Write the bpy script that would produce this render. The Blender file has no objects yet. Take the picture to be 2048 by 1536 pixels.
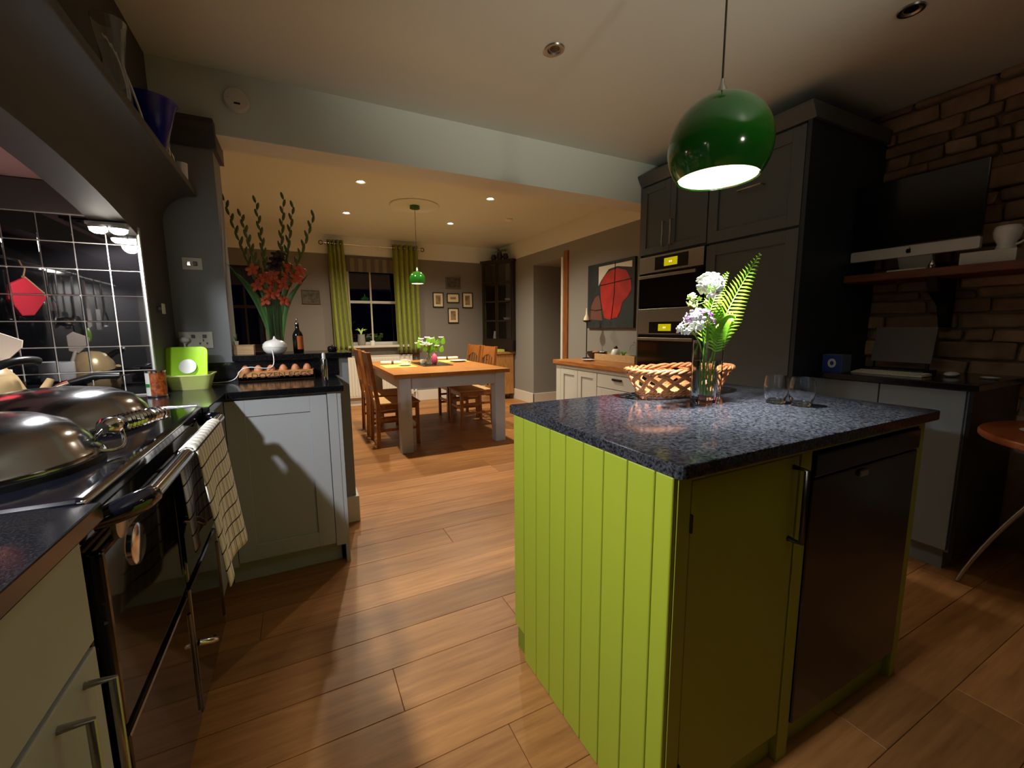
import bpy, bmesh, math, random
from math import sin, cos, pi, radians, sqrt, atan2
from mathutils import Vector, Matrix
random.seed(7)
SC = bpy.context.scene
COL = SC.collection

# ------------------------------------------------------------------ camera, world, exposure
cam_d = bpy.data.cameras.new('camera'); cam = bpy.data.objects.new('camera', cam_d); COL.objects.link(cam)
cam_d.sensor_width = 36.0; cam_d.lens = 36.0 * 843.34 / 2048.0; cam_d.clip_start = 0.02; cam_d.clip_end = 60
YAW, PIT, ROL = -0.465978, 0.133919, 0.0082563
def cam_rot():
    cy, sy, cp, sp, cr, sr = cos(YAW), sin(YAW), cos(PIT), sin(PIT), cos(ROL), sin(ROL)
    B = Matrix(((1, 0, 0), (0, 0, -1), (0, 1, 0)))
    Z = Matrix(((cy, sy, 0), (-sy, cy, 0), (0, 0, 1)))
    P = Matrix(((1, 0, 0), (0, cp, -sp), (0, sp, cp)))
    R = Matrix(((cr, sr, 0), (-sr, cr, 0), (0, 0, 1)))
    W = R @ P @ B @ Z
    return Matrix((W[0], -W[1], -W[2])).transposed()
cam.matrix_world = Matrix.Translation((0, 0, 1.19)) @ cam_rot().to_4x4()
SC.camera = cam
W = bpy.data.worlds.new('night'); SC.world = W; W.use_nodes = True
W.node_tree.nodes['Background'].inputs[0].default_value = (0.08, 0.14, 0.5, 1)
W.node_tree.nodes['Background'].inputs[1].default_value = 0.003
SC.view_settings.view_transform = 'Standard'; SC.view_settings.look = 'None'
SC.view_settings.gamma = 1.0; SC.view_settings.use_curve_mapping = False
SC.view_settings.exposure = 0.0
SC.cycles.max_bounces = 9; SC.cycles.diffuse_bounces = 4; SC.cycles.glossy_bounces = 4; SC.cycles.transmission_bounces = 10
SC.cycles.sample_clamp_indirect = 4.0; SC.cycles.caustics_refractive = True; SC.cycles.caustics_reflective = True
P_PENDANT, P_PENDANT2, P_DOWN, P_HOOD, P_FILL = 66.0, 4.0, 36.0, 23.0, 175.0
C_KITCH, C_WARM, C_HOOD, C_FILL = (1.0, 0.99, 0.97), (1.0, 0.87, 0.66), (0.96, 0.97, 1.0), (1.0, 0.95, 0.79)

# ------------------------------------------------------------------ helpers
def lin(c):
    return tuple((x / 255 / 12.92 if x / 255 <= 0.04045 else ((x / 255 + 0.055) / 1.055) ** 2.4) for x in c) + (1.0,)
MATS = {}
def M(name, c, rough=0.5, metal=0.0, spec=0.5, noise=None, bump=None, coat=0.0, trans=0.0, emit=None, ior=1.5, c2=None, stretch=(1, 1, 1), rnd=0.0, sheen=0.0, alpha=1.0):
    m = bpy.data.materials.new(name); m.use_nodes = True; nt = m.node_tree; b = nt.nodes['Principled BSDF']
    b.inputs['Base Color'].default_value = lin(c); b.inputs['Roughness'].default_value = rough; b.inputs['Metallic'].default_value = metal
    b.inputs['Specular IOR Level'].default_value = spec; b.inputs['Coat Weight'].default_value = coat; b.inputs['Coat Roughness'].default_value = 0.05
    b.inputs['Transmission Weight'].default_value = trans; b.inputs['IOR'].default_value = ior
    if sheen: b.inputs['Sheen Weight'].default_value = sheen
    if emit: b.inputs['Emission Color'].default_value = lin(emit[0]); b.inputs['Emission Strength'].default_value = emit[1]
    L = nt.links
    if noise or bump or rnd:
        tc = nt.nodes.new('ShaderNodeTexCoord'); mp = nt.nodes.new('ShaderNodeMapping'); mp.inputs['Scale'].default_value = stretch
        L.new(tc.outputs['Object'], mp.inputs['Vector'])
        oi = nt.nodes.new('ShaderNodeObjectInfo')
        ad = nt.nodes.new('ShaderNodeVectorMath'); ad.operation = 'SCALE'; ad.inputs[3].default_value = 37.0
        cb = nt.nodes.new('ShaderNodeCombineXYZ'); L.new(oi.outputs['Random'], cb.inputs[0]); L.new(oi.outputs['Random'], cb.inputs[1]); L.new(cb.outputs[0], ad.inputs[0])
        a2 = nt.nodes.new('ShaderNodeVectorMath'); a2.operation = 'ADD'; L.new(mp.outputs[0], a2.inputs[0]); L.new(ad.outputs[0], a2.inputs[1])
        vec = a2.outputs[0]
    if noise:
        n = nt.nodes.new('ShaderNodeTexNoise'); n.inputs['Scale'].default_value = noise[0]; n.inputs['Detail'].default_value = 6; n.inputs['Roughness'].default_value = 0.6
        L.new(vec, n.inputs['Vector'])
        r = nt.nodes.new('ShaderNodeValToRGB'); r.color_ramp.elements[0].position = noise[1]; r.color_ramp.elements[1].position = noise[2]
        r.color_ramp.elements[0].color = lin(c); r.color_ramp.elements[1].color = lin(c2 or c)
        L.new(n.outputs['Fac'], r.inputs[0]); col = r.outputs[0]
        if rnd:
            h = nt.nodes.new('ShaderNodeHueSaturation'); mr = nt.nodes.new('ShaderNodeMapRange'); mr.inputs['To Min'].default_value = 1 - rnd; mr.inputs['To Max'].default_value = 1 + rnd
            L.new(oi.outputs['Random'], mr.inputs[0]); L.new(mr.outputs[0], h.inputs['Value']); L.new(col, h.inputs['Color']); col = h.outputs[0]
        L.new(col, b.inputs['Base Color'])
    if bump:
        n2 = nt.nodes.new('ShaderNodeTexNoise'); n2.inputs['Scale'].default_value = bump[0]; n2.inputs['Detail'].default_value = 4
        L.new(vec, n2.inputs['Vector']); bp = nt.nodes.new('ShaderNodeBump'); bp.inputs['Strength'].default_value = bump[1]; bp.inputs['Distance'].default_value = bump[2] if len(bump) > 2 else 0.004
        L.new(n2.outputs['Fac'], bp.inputs['Height']); L.new(bp.outputs[0], b.inputs['Normal'])
    MATS[name] = m
    return m

M('ceiling_paint', (220, 226, 216), 0.42, spec=0.35, bump=(60, 0.03))
M('wall_white', (226, 226, 212), 0.7)
M('wall_grey', (140, 138, 132), 0.75, bump=(80, 0.05))
M('wall_brown', (126, 121, 114), 0.8)
M('breast_dark', (70, 67, 62), 0.6, bump=(40, 0.05))
M('pier_grey', (134, 137, 140), 0.65)
M('skirting_white', (214, 208, 196), 0.45)
M('oak_floor', (176, 122, 70), 0.42, spec=0.35, noise=(5, 0.35, 0.72), c2=(140, 92, 50), stretch=(0.6, 7, 7), rnd=0.2, bump=(14, 0.12, 0.003))
M('gap_dark', (74, 48, 28), 0.8)
M('oak', (178, 120, 58), 0.35, noise=(6, 0.35, 0.7), c2=(146, 92, 40), stretch=(1, 8, 8), bump=(20, 0.05))
M('oak_chair', (168, 104, 48), 0.35, noise=(9, 0.35, 0.7), c2=(120, 68, 28), stretch=(6, 6, 1))
M('rush_seat', (214, 178, 120), 0.7, noise=(60, 0.3, 0.7), c2=(176, 136, 84), stretch=(1, 6, 1))
M('butcher_block', (190, 126, 66), 0.35, noise=(8, 0.35, 0.65), c2=(150, 92, 44), stretch=(6, 0.7, 6))
M('dresser_wood', (190, 138, 76), 0.45, noise=(6, 0.35, 0.7), c2=(158, 108, 56), stretch=(6, 6, 1))
M('dark_wood', (44, 30, 22), 0.35, noise=(8, 0.35, 0.7), c2=(28, 18, 13), stretch=(6, 6, 1))
M('door_wood', (150, 92, 44), 0.4, noise=(8, 0.35, 0.7), c2=(116, 66, 30), stretch=(6, 6, 1))
M('granite', (13, 14, 17), 0.11, spec=0.42, noise=(150, 0.38, 0.80), c2=(90, 94, 104), bump=(300, 0.01, 0.0003))
M('granite_edge', (12, 12, 14), 0.14, noise=(300, 0.5, 0.75), c2=(44, 45, 52))
M('lime_paint', (158, 172, 48), 0.42, spec=0.4)
M('lime_groove', (118, 134, 28), 0.6)
M('dishwasher_black', (16, 12, 11), 0.2)
M('cabinet_grey', (176, 180, 184), 0.45, bump=(30, 0.02))
M('desk_grey', (122, 132, 138), 0.45)
M('cabinet_cream', (198, 196, 186), 0.5)
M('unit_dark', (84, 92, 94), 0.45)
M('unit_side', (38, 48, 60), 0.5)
M('enamel_black', (10, 11, 18), 0.08, coat=0.5)
M('chrome', (215, 215, 215), 0.12, metal=1.0)
M('chrome_lid', (156, 154, 155), 0.16, metal=1.0, bump=(4, 0.08, 0.01))
M('brushed_steel', (170, 168, 162), 0.32, metal=1.0)
M('dark_metal', (70, 66, 60), 0.35, metal=1.0)
M('black_plastic', (14, 14, 15), 0.32)
M('tile_black', (9, 8, 9), 0.03, spec=1.0, ior=2.1, bump=(9, 0.015, 0.002))
M('grout_white', (214, 206, 196), 0.7)
M('plaster_pink', (196, 156, 150), 0.6)
M('hood_grey', (84, 78, 76), 0.5)
M('white_plastic', (232, 232, 232), 0.35)
M('white_ceramic', (236, 234, 230), 0.2, coat=0.3)
M('grey_plate', (206, 202, 190), 0.35)
M('lid_lime', (164, 222, 22), 0.35)
M('tub_clear', (236, 240, 160), 0.25, trans=0.35)
M('can_label', (186, 96, 34), 0.4, noise=(70, 0.4, 0.6), c2=(120, 50, 14))
M('can_white', (226, 228, 224), 0.4)
M('can_green', (40, 130, 60), 0.4)
M('egg_shell', (206, 134, 88), 0.5, bump=(90, 0.03))
M('egg_tray', (196, 138, 78), 0.5, noise=(7, 0.35, 0.7), c2=(168, 112, 60), stretch=(1, 8, 8))
M('burnt_letter', (96, 60, 34), 0.7)
M('pale_wood', (206, 170, 124), 0.55, noise=(8, 0.35, 0.7), c2=(180, 142, 98), stretch=(1, 8, 8))
M('cable_white', (235, 235, 235), 0.4)
M('glass', (252, 254, 253), 0.035, trans=1.0, ior=1.45)
M('window_glass', (235, 240, 245), 0.01, trans=1.0, ior=1.5)
M('water', (250, 255, 252), 0.0, trans=1.0, ior=1.33)
M('wine_glass_dark', (14, 16, 12), 0.12)
M('amber_label', (186, 96, 40), 0.5)
M('leaf_dark', (46, 92, 34), 0.45, noise=(12, 0.3, 0.7), c2=(70, 120, 44))
M('leaf_olive', (92, 104, 40), 0.5)
M('fern_green', (128, 196, 40), 0.5)
M('stem_green', (110, 160, 60), 0.5)
M('petal_white', (252, 252, 246), 0.5)
M('petal_purple', (176, 110, 190), 0.5)
M('bud_green', (190, 216, 110), 0.5)
M('gladiolus_orange', (206, 92, 54), 0.6)
M('gladiolus_dark', (44, 14, 30), 0.5)
M('shade_green', (30, 100, 26), 0.12, coat=0.5)
M('shade_inner', (244, 244, 236), 0.5)
M('bulb_glow', (255, 250, 240), 0.4, emit=((255, 240, 215), 60.0))
M('bulb_glow_small', (255, 240, 215), 0.4, emit=((255, 226, 180), 30.0))
M('hood_glow', (255, 255, 255), 0.4, emit=((255, 245, 230), 60.0))
M('curtain_lime', (142, 150, 52), 0.85, noise=(30, 0.3, 0.7), c2=(124, 132, 42), sheen=0.2)
M('blind_stripe', (120, 112, 96), 0.8)
M('blind_dark', (96, 88, 76), 0.8)
M('sash_white', (196, 190, 178), 0.5)
M('frame_black', (24, 22, 20), 0.4)
M('frame_silver', (140, 132, 116), 0.3, metal=0.8)
M('mount_cream', (222, 204, 168), 0.7)
M('print_sepia', (160, 132, 92), 0.7, noise=(14, 0.4, 0.6), c2=(110, 88, 60))
M('print_grey', (96, 90, 78), 0.7, noise=(18, 0.4, 0.6), c2=(60, 56, 48))
M('radiator_white', (222, 216, 202), 0.4)
M('paint_teal', (44, 56, 58), 0.6, noise=(5, 0.4, 0.6), c2=(30, 36, 40))
M('paint_red', (196, 44, 36), 0.55, noise=(6, 0.4, 0.6), c2=(168, 34, 28))
M('paint_brown', (112, 70, 56), 0.6)
M('paint_line', (20, 18, 20), 0.6)
M('display_dark', (20, 18, 18), 0.2)
M('display_yellow', (200, 190, 0), 0.4, emit=((214, 200, 0), 0.55))
M('display_text', (255, 255, 200), 0.4, emit=((255, 250, 190), 0.9))
M('oven_glass', (12, 12, 13), 0.08)
M('wicker', (222, 156, 104), 0.3, noise=(30, 0.3, 0.7), c2=(170, 104, 62), stretch=(1, 1, 1), coat=0.15)
M('monitor_black', (10, 11, 13), 0.15)
M('monitor_silver', (205, 205, 196), 0.35, metal=0.2)
M('shelf_wood', (120, 66, 38), 0.6, noise=(7, 0.35, 0.7), c2=(84, 44, 26), stretch=(8, 1, 8))
M('bracket_black', (16, 14, 13), 0.6)
M('stone', (178, 144, 112), 0.85, noise=(9, 0.3, 0.7), c2=(140, 108, 84), rnd=0.3, bump=(18, 0.5, 0.01))
M('mortar', (150, 134, 112), 0.9, noise=(30, 0.3, 0.7), c2=(120, 104, 84), bump=(40, 0.4, 0.006))
M('laptop_grey', (104, 96, 92), 0.35)
M('laptop_blue', (24, 28, 48), 0.4)
M('keyboard_white', (214, 212, 190), 0.45)
M('box_blue', (24, 64, 150), 0.45)
M('box_grey', (96, 116, 136), 0.5)
M('box_white', (220, 226, 230), 0.5)
M('table_orange', (172, 92, 44), 0.3, noise=(5, 0.35, 0.7), c2=(140, 70, 32), stretch=(1, 6, 1))
M('blue_enamel', (22, 26, 140), 0.25)
M('red_cloth', (196, 24, 44), 0.8, bump=(60, 0.2))
M('tan_edge', (200, 160, 110), 0.8)
M('utensil_beige', (214, 196, 180), 0.4)
M('utensil_green', (130, 180, 30), 0.4)
M('copper', (200, 120, 80), 0.2, metal=1.0)
M('kettle_cream', (206, 176, 128), 0.25, metal=0.3)
M('pink_candle', (214, 88, 120), 0.6)
M('napkin', (236, 230, 214), 0.8)
M('napkin_band', (96, 60, 44), 0.7)
M('placemat_lime', (190, 200, 96), 0.8)
M('runner_black', (22, 20, 18), 0.25)
M('candle_wax', (232, 222, 196), 0.5)
M('bracket_grey', (180, 180, 178), 0.4)
M('alarm_white', (224, 220, 208), 0.5)
M('soil', (40, 30, 22), 0.9)
def check_mat():
    m = bpy.data.materials.new('towel_check'); m.use_nodes = True; nt = m.node_tree; b = nt.nodes['Principled BSDF']; b.inputs['Roughness'].default_value = 0.9
    L = nt.links; uv = nt.nodes.new('ShaderNodeUVMap'); sp = nt.nodes.new('ShaderNodeSeparateXYZ'); L.new(uv.outputs[0], sp.inputs[0])
    def line(sock, k, off, w):
        a = nt.nodes.new('ShaderNodeMath'); a.operation = 'MULTIPLY_ADD'; a.inputs[1].default_value = k; a.inputs[2].default_value = off; L.new(sock, a.inputs[0])
        f = nt.nodes.new('ShaderNodeMath'); f.operation = 'FRACT'; L.new(a.outputs[0], f.inputs[0])
        c = nt.nodes.new('ShaderNodeMath'); c.operation = 'LESS_THAN'; c.inputs[1].default_value = w; L.new(f.outputs[0], c.inputs[0]); return c.outputs[0]
    outs = [line(sp.outputs[0], 11, 0.1, 0.10), line(sp.outputs[0], 11, 0.35, 0.07), line(sp.outputs[1], 15, 0, 0.10)]
    cur = outs[0]
    for o in outs[1:]:
        mx = nt.nodes.new('ShaderNodeMath'); mx.operation = 'MAXIMUM'; L.new(cur, mx.inputs[0]); L.new(o, mx.inputs[1]); cur = mx.outputs[0]
    r = nt.nodes.new('ShaderNodeValToRGB'); r.color_ramp.elements[0].color = lin((232, 226, 216)); r.color_ramp.elements[1].color = lin((58, 46, 46)); L.new(cur, r.inputs[0]); L.new(r.outputs[0], b.inputs['Base Color'])
    MATS['towel_check'] = m
check_mat()

class MB:
    def __init__(s): s.v = []; s.f = []
    def add(s, vs, fs):
        o = len(s.v); s.v += [tuple(v) for v in vs]; s.f += [tuple(i + o for i in f) for f in fs]; return s
    def box(s, x0, x1, y0, y1, z0, z1):
        return s.add([(x0, y0, z0), (x1, y0, z0), (x1, y1, z0), (x0, y1, z0), (x0, y0, z1), (x1, y0, z1), (x1, y1, z1), (x0, y1, z1)],
                     [(0, 3, 2, 1), (4, 5, 6, 7), (0, 1, 5, 4), (1, 2, 6, 5), (2, 3, 7, 6), (3, 0, 4, 7)])
    def lathe(s, prof, c=(0, 0, 0), n=24, cap0=True, cap1=True, sx=1, sy=1):
        o = len(s.v)
        for r, z in prof:
            for i in range(n):
                a = 2 * pi * i / n; s.v.append((c[0] + r * sx * cos(a), c[1] + r * sy * sin(a), c[2] + z))
        for k in range(len(prof) - 1):
            for i in range(n):
                j = (i + 1) % n; s.f.append((o + k * n + i, o + k * n + j, o + (k + 1) * n + j, o + (k + 1) * n + i))
        if cap0: s.f.append(tuple(o + i for i in reversed(range(n))))
        if cap1: s.f.append(tuple(o + (len(prof) - 1) * n + i for i in range(n)))
        return s
    def tube(s, pts, r, n=8, closed=False, caps=True):
        pts = [Vector(p) for p in pts]; m = len(pts); rr = r if isinstance(r, (list, tuple)) else [r] * m
        o = len(s.v); up = None
        for k in range(m):
            if closed: t = pts[(k + 1) % m] - pts[k - 1]
            else: t = pts[min(k + 1, m - 1)] - pts[max(k - 1, 0)]
            t = t.normalized() if t.length > 1e-9 else Vector((0, 0, 1))
            if up is None: up = Vector((0, 0, 1)) if abs(t.z) < 0.9 else Vector((1, 0, 0))
            a = t.cross(up)
            if a.length < 1e-6: a = t.cross(Vector((1, 0.3, 0.2)))
            a.normalize(); b = a.cross(t).normalized(); up = b
            for i in range(n):
                q = 2 * pi * i / n; p = pts[k] + (a * cos(q) + b * sin(q)) * rr[k]; s.v.append(tuple(p))
        for k in range(m if closed else m - 1):
            k2 = (k + 1) % m
            for i in range(n):
                j = (i + 1) % n; s.f.append((o + k * n + i, o + k * n + j, o + k2 * n + j, o + k2 * n + i))
        if caps and not closed:
            s.f.append(tuple(o + i for i in reversed(range(n)))); s.f.append(tuple(o + (m - 1) * n + i for i in range(n)))
        return s
    def prism(s, poly, axis, a, b):
        n = len(poly); o = len(s.v)
        def P(u, v, w): return (w, u, v) if axis == 'x' else (u, w, v) if axis == 'y' else (u, v, w)
        for w in (a, b):
            for u, v in poly: s.v.append(P(u, v, w))
        s.f.append(tuple(o + i for i in reversed(range(n)))); s.f.append(tuple(o + n + i for i in range(n)))
        for i in range(n):
            j = (i + 1) % n; s.f.append((o + i, o + j, o + n + j, o + n + i))
        return s
    def sphere(s, c, r, nu=14, nv=8, sc=(1, 1, 1)):
        prof = [(max(r * sin(pi * k / nv), 1e-4), -r * cos(pi * k / nv)) for k in range(nv + 1)]
        o = len(s.v); s.lathe(prof, (0, 0, 0), nu)
        for i in range(o, len(s.v)):
            v = s.v[i]; s.v[i] = (c[0] + v[0] * sc[0], c[1] + v[1] * sc[1], c[2] + v[2] * sc[2])
        return s
    def xf(s, mat, start=0):
        for i in range(start, len(s.v)): s.v[i] = tuple(mat @ Vector(s.v[i]))
        return s
    def mesh(s, name, off=(0, 0, 0), smooth=None):
        me = bpy.data.meshes.new(name); me.from_pydata([(v[0] - off[0], v[1] - off[1], v[2] - off[2]) for v in s.v], [], s.f); me.update()
        bm = bmesh.new(); bm.from_mesh(me); bmesh.ops.recalc_face_normals(bm, faces=bm.faces); bm.to_mesh(me); bm.free()
        if smooth is not None:
            me.shade_smooth(); me.set_sharp_from_angle(angle=radians(smooth))
        return me
def B(*a): return MB().box(*a)
def wpos(o):
    p = Vector((0, 0, 0))
    while o: p += o.location; o = o.parent
    return p
def obj(name, mb, mat, parent=None, smooth=None, bevel=0.0, seg=2, center=True):
    """one mesh object; world coordinates in mb. Under a parent, vertices become relative to it."""
    xs = [v[0] for v in mb.v]; ys = [v[1] for v in mb.v]; zs = [v[2] for v in mb.v]
    org = Vector(((min(xs) + max(xs)) / 2, (min(ys) + max(ys)) / 2, min(zs)))
    me = mb.mesh(name, org, smooth); o = bpy.data.objects.new(name, me); COL.objects.link(o)
    if parent: o.parent = parent; o.location = org - wpos(parent)
    else: o.location = org
    me.materials.append(MATS[mat])
    if bevel:
        md = o.modifiers.new('bevel', 'BEVEL'); md.width = bevel; md.segments = seg; md.limit_method = 'ANGLE'; md.angle_limit = radians(40)
    return o
def tag(o, label, cat, group=None, kind=None):
    o['label'] = label; o['category'] = cat
    if group: o['group'] = group
    if kind: o['kind'] = kind
    return o
def thing(name, label, cat, loc, group=None):
    o = bpy.data.objects.new(name, None); COL.objects.link(o); o.location = loc; o.empty_display_size = 0.05
    return tag(o, label, cat, group)
def struct(name, mb, mat, label=None, parent=None, **k):
    o = obj(name, mb, mat, parent, **k)
    if not parent: o['kind'] = 'structure'
    if label: o['label'] = label
    return o
def light(name, typ, loc, energy, color, size=0.03, parent=None, spot=None, blend=0.5, direction=(0, 0, -1)):
    d = bpy.data.lights.new(name, typ); d.energy = energy; d.color = color; d.shadow_soft_size = size
    if typ == 'SPOT': d.spot_size = radians(spot); d.spot_blend = blend
    o = bpy.data.objects.new(name, d); COL.objects.link(o)
    if parent: o.parent = parent; o.location = Vector(loc) - wpos(parent)
    else: o.location = loc
    o.rotation_euler = Vector(direction).to_track_quat('-Z', 'Y').to_euler()
    return o
def text_mb(body, size, depth, align='CENTER'):
    cu = bpy.data.curves.new('t', 'FONT'); cu.body = body; cu.size = size; cu.extrude = depth; cu.align_x = align; cu.align_y = 'CENTER'; cu.resolution_u = 3
    to = bpy.data.objects.new('t', cu); COL.objects.link(to); dg = bpy.context.evaluated_depsgraph_get(); dg.update()
    me = bpy.data.meshes.new_from_object(to.evaluated_get(dg)); mb = MB().add([v.co for v in me.vertices], [p.vertices for p in me.polygons])
    bpy.data.objects.remove(to); bpy.data.curves.remove(cu); bpy.data.meshes.remove(me); return mb
def R3(ax, deg): return Matrix.Rotation(radians(deg), 4, ax)
def T3(x, y, z): return Matrix.Translation((x, y, z))
def copy_tree(o, parent=None):
    c = o.copy(); COL.objects.link(c); c.parent = parent
    for k in ('label', 'group'):
        pass
    for ch in [x for x in bpy.data.objects if x.parent == o]: copy_tree(ch, c)
    return c
def bez(p0, p1, p2, p3, n=14):
    p0, p1, p2, p3 = map(Vector, (p0, p1, p2, p3)); out = []
    for i in range(n + 1):
        t = i / n; out.append(p0 * (1 - t) ** 3 + p1 * 3 * t * (1 - t) ** 2 + p2 * 3 * t * t * (1 - t) + p3 * t ** 3)
    return out

# ------------------------------------------------------------------ the setting
CK, CD = 2.46, 2.53          # kitchen and dining ceiling heights
FY = 6.85                    # far wall
XR = 3.3                     # kitchen right wall
XD = 3.2                     # dining right wall
fl = struct('floor', B(-1.4, 4.1, -1.65, FY + .05, -0.08, -0.012), 'gap_dark', 'wide oak plank floor running through kitchen and dining room')
PW = 0.1865
row = 0; y = 1.0165 - 15 * PW
plank_cache = {}
while y < FY:
    x = -1.4 - random.random() * 1.7
    if row == 14: x = .49 - 1.9 * 2
    while x < 4.1:
        ln = random.choice((1.6, 1.9, 2.2)); x0, x1 = max(x, -1.4), min(x + ln, 4.1); y1 = min(y + PW, FY)
        if x1 - x0 > .05:
            xx1 = x1
            if y > 2.9 and x1 > XD and not (4.7 < y < 5.75): xx1 = min(x1, XD + .05)
            if xx1 - x0 > .03: obj('plank', B(x0 + .0007, xx1 - .0007, y + .0007, y1 - .0007, -0.012, 0.0), 'oak_floor', fl, bevel=0.0012, seg=1)
        x += ln
    y += PW; row += 1
struct('ceiling', B(-1.15, XR, -1.65, 2.67, CK, CK + .1), 'ceiling_paint', 'off-white kitchen ceiling')
struct('ceiling_dining', B(-1.4, XD, 2.88, FY, CD, CD + .1), 'ceiling_paint', 'cream dining room ceiling')
struct('ceiling_beam', B(-1.4, XR, 2.67, 2.88, 2.155, 2.75), 'ceiling_paint', 'boxed white beam between kitchen and dining room')
# left: chimney breast with an arched cooking recess
YA0, YA1, YAc = 0.40, 2.27, 1.335
arch = []
for i in range(25):
    t = -1 + 2 * i / 24; arch.append((YAc + t * (YA1 - YA0) / 2, 1.565 + 0.115 * (1 - t * t)))
mb = MB(); mb.box(-1.12, -.55, YA1, 2.67, 0, CK); mb.box(-1.12, -.55, -.35, YA0, 0, CK)
mb.prism([(YA0, CK), (YA1, CK)] + arch[::-1], 'x', -.66, -.55)
mb.box(-1.12, -1.06, YA0, YA1, 0, CK); mb.box(-1.12, -1.06, -1.65, -.35, 0, CK)
struct('wall_left', mb, 'breast_dark', 'dark chimney breast with arched cooker recess')
struct('ceiling_recess', B(-1.06, -.66, YA0, YA1, 1.745, 1.80), 'plaster_pink', 'pinkish plaster soffit inside the cooker recess')
struct('trim_recess', B(-1.06, -.57, 2.245, YA1, 1.632, 1.742), 'hood_grey', 'grey painted band above the black tiles')
vent = thing('extractor_vent', 'dark slotted extractor vent in the recess soffit', 'vent', (-.9, 1.3, 1.735))
obj('vent_plate', B(-1.0, -.80, 1.0, 1.62, 1.733, 1.745), 'dark_metal', vent, bevel=.002)
for k in range(5): obj('vent_slat', B(-.99 + k * .038, -.97 + k * .038, 1.03, 1.59, 1.728, 1.733), 'black_plastic', vent)
# tiled return wall of the recess
tw = struct('wall_tiled', B(-1.06, -.551, 2.262, YA1, .92, 1.632), 'grout_white', 'black gloss tiled return wall with pale grout lines')
tile_me = None
for r in range(8):
    for c in range(5):
        x1 = -.556 - c * .0965; x0 = max(x1 - .0925, -1.058); z1 = 1.6265 - r * .1005; z0 = max(z1 - .0965, .921)
        if z1 - z0 < .01: continue
        o = obj('tile', B(x0, x1, 2.257, 2.2625, z0, z1), 'tile_black', tw, bevel=.0015, seg=1)
        o.rotation_euler = (radians(random.uniform(-.25, .25)), 0, radians(random.uniform(-.25, .25)))
struct('trim_tile_edge', B(-.5515, -.545, 2.25, YA1 - .001, .92, 1.60), 'bracket_grey', 'thin metal edge strip beside the black tiles')
# pier, half wall
struct('wall_pier', B(-.75, -.32, 2.672, 2.90, 0, 2.10), 'pier_grey', 'blue-grey wall pier carrying the switch and socket')
mb = MB(); mb.prism([(2.60, 2.2), (2.60, 2.175), (2.625, 2.15), (2.645, 2.11), (2.66, 2.08), (2.91, 2.08), (2.91, 2.2)], 'x', -.74, -.30)
struct('trim_pier', mb, 'breast_dark', 'dark moulded cornice on top of the pier')
struct('wall_half', B(-.32, .255, 2.672, 2.97, 0, 1.022), 'pier_grey', 'grey half-height wall behind the peninsula')
struct('baseboard_half', B(.18, .272, 2.655, 2.985, 0, .165), 'skirting_white', 'white skirting at the end of the half wall', bevel=.006)
# dining room shell
PR = 2.272
W1 = (.70, 1.52, .93, 2.235); W2 = (-.90, -.40, .93, 2.05)
mb = MB(); mb.box(-1.4, W2[0], FY, FY + .12, 0, PR); mb.box(W2[1], W1[0], FY, FY + .12, 0, PR); mb.box(W1[1], 4.1, FY, FY + .12, 0, PR)
for w in (W1, W2): mb.box(w[0], w[1], FY, FY + .12, 0, w[2]); mb.box(w[0], w[1], FY, FY + .12, w[3], PR)
struct('wall_far', mb, 'wall_brown', 'dark grey-brown far wall of the dining room')
struct('wall_far_upper', B(-1.4, XD, FY, FY + .12, PR, CD), 'wall_white', 'cream band above the dark paint on the far wall')
struct('wall_left_dining', B(-1.5, -1.4, 2.88, FY, 0, PR), 'wall_brown', 'dark wall of the dining room')
struct('wall_left_dining_upper', B(-1.5, -1.4, 2.88, FY, PR, CD), 'wall_white')
DO0, DO1, DOZ = 4.78, 5.62, 2.10
mb = MB(); mb.box(XD, XD + .12, 2.70, DO0, 0, PR); mb.box(XD, XD + .5, DO1, FY, 0, PR); mb.box(XD, XD + .5, DO0, DO1, DOZ, PR)
struct('wall_right_dining', mb, 'wall_grey', 'dark grey right wall of the dining room with a doorway')
struct('wall_right_dining_upper', B(XD, XD + .12, 2.70, FY, PR, CD), 'wall_white', 'cream band above the dark paint on the right wall')
mb = MB(); mb.box(4.0, 4.1, 4.2, DO1 + .5, 0, PR); mb.box(XD + .12, 4.0, 4.2, 4.3, 0, PR)
struct('wall_corridor', mb, 'wall_grey', 'dark corridor wall beyond the doorway')
struct('ceiling_corridor', B(XD + .12, 4.1, 4.2, DO1 + .5, PR, PR + .08), 'wall_grey')
mb = MB(); mb.box(XD - .012, XD, 2.75, DO0 - .06, 0, .15); mb.box(XD - .015, XD + .005, DO1 - .015, FY, 0, .17); mb.box(XD - .015, XD + .5, DO1 - .015, DO1, 0, .17)
struct('baseboard_right', mb, 'skirting_white', 'white skirting round the doorway corner', bevel=.004)
struct('baseboard_far', B(-1.4, XD, FY - .018, FY, 0, .17), 'skirting_white', 'white skirting along the far wall', bevel=.004)
d1 = struct('door_1', MB().box(XD - .02, XD + .02, DO0 - .09, DO0 + .0, 0, DOZ + .07), 'door_wood', 'warm wooden door lining of the doorway')
obj('architrave', B(XD - .035, XD + .14, DO0, DO0 + .045, 0, DOZ), 'skirting_white', d1, bevel=.004)
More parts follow.
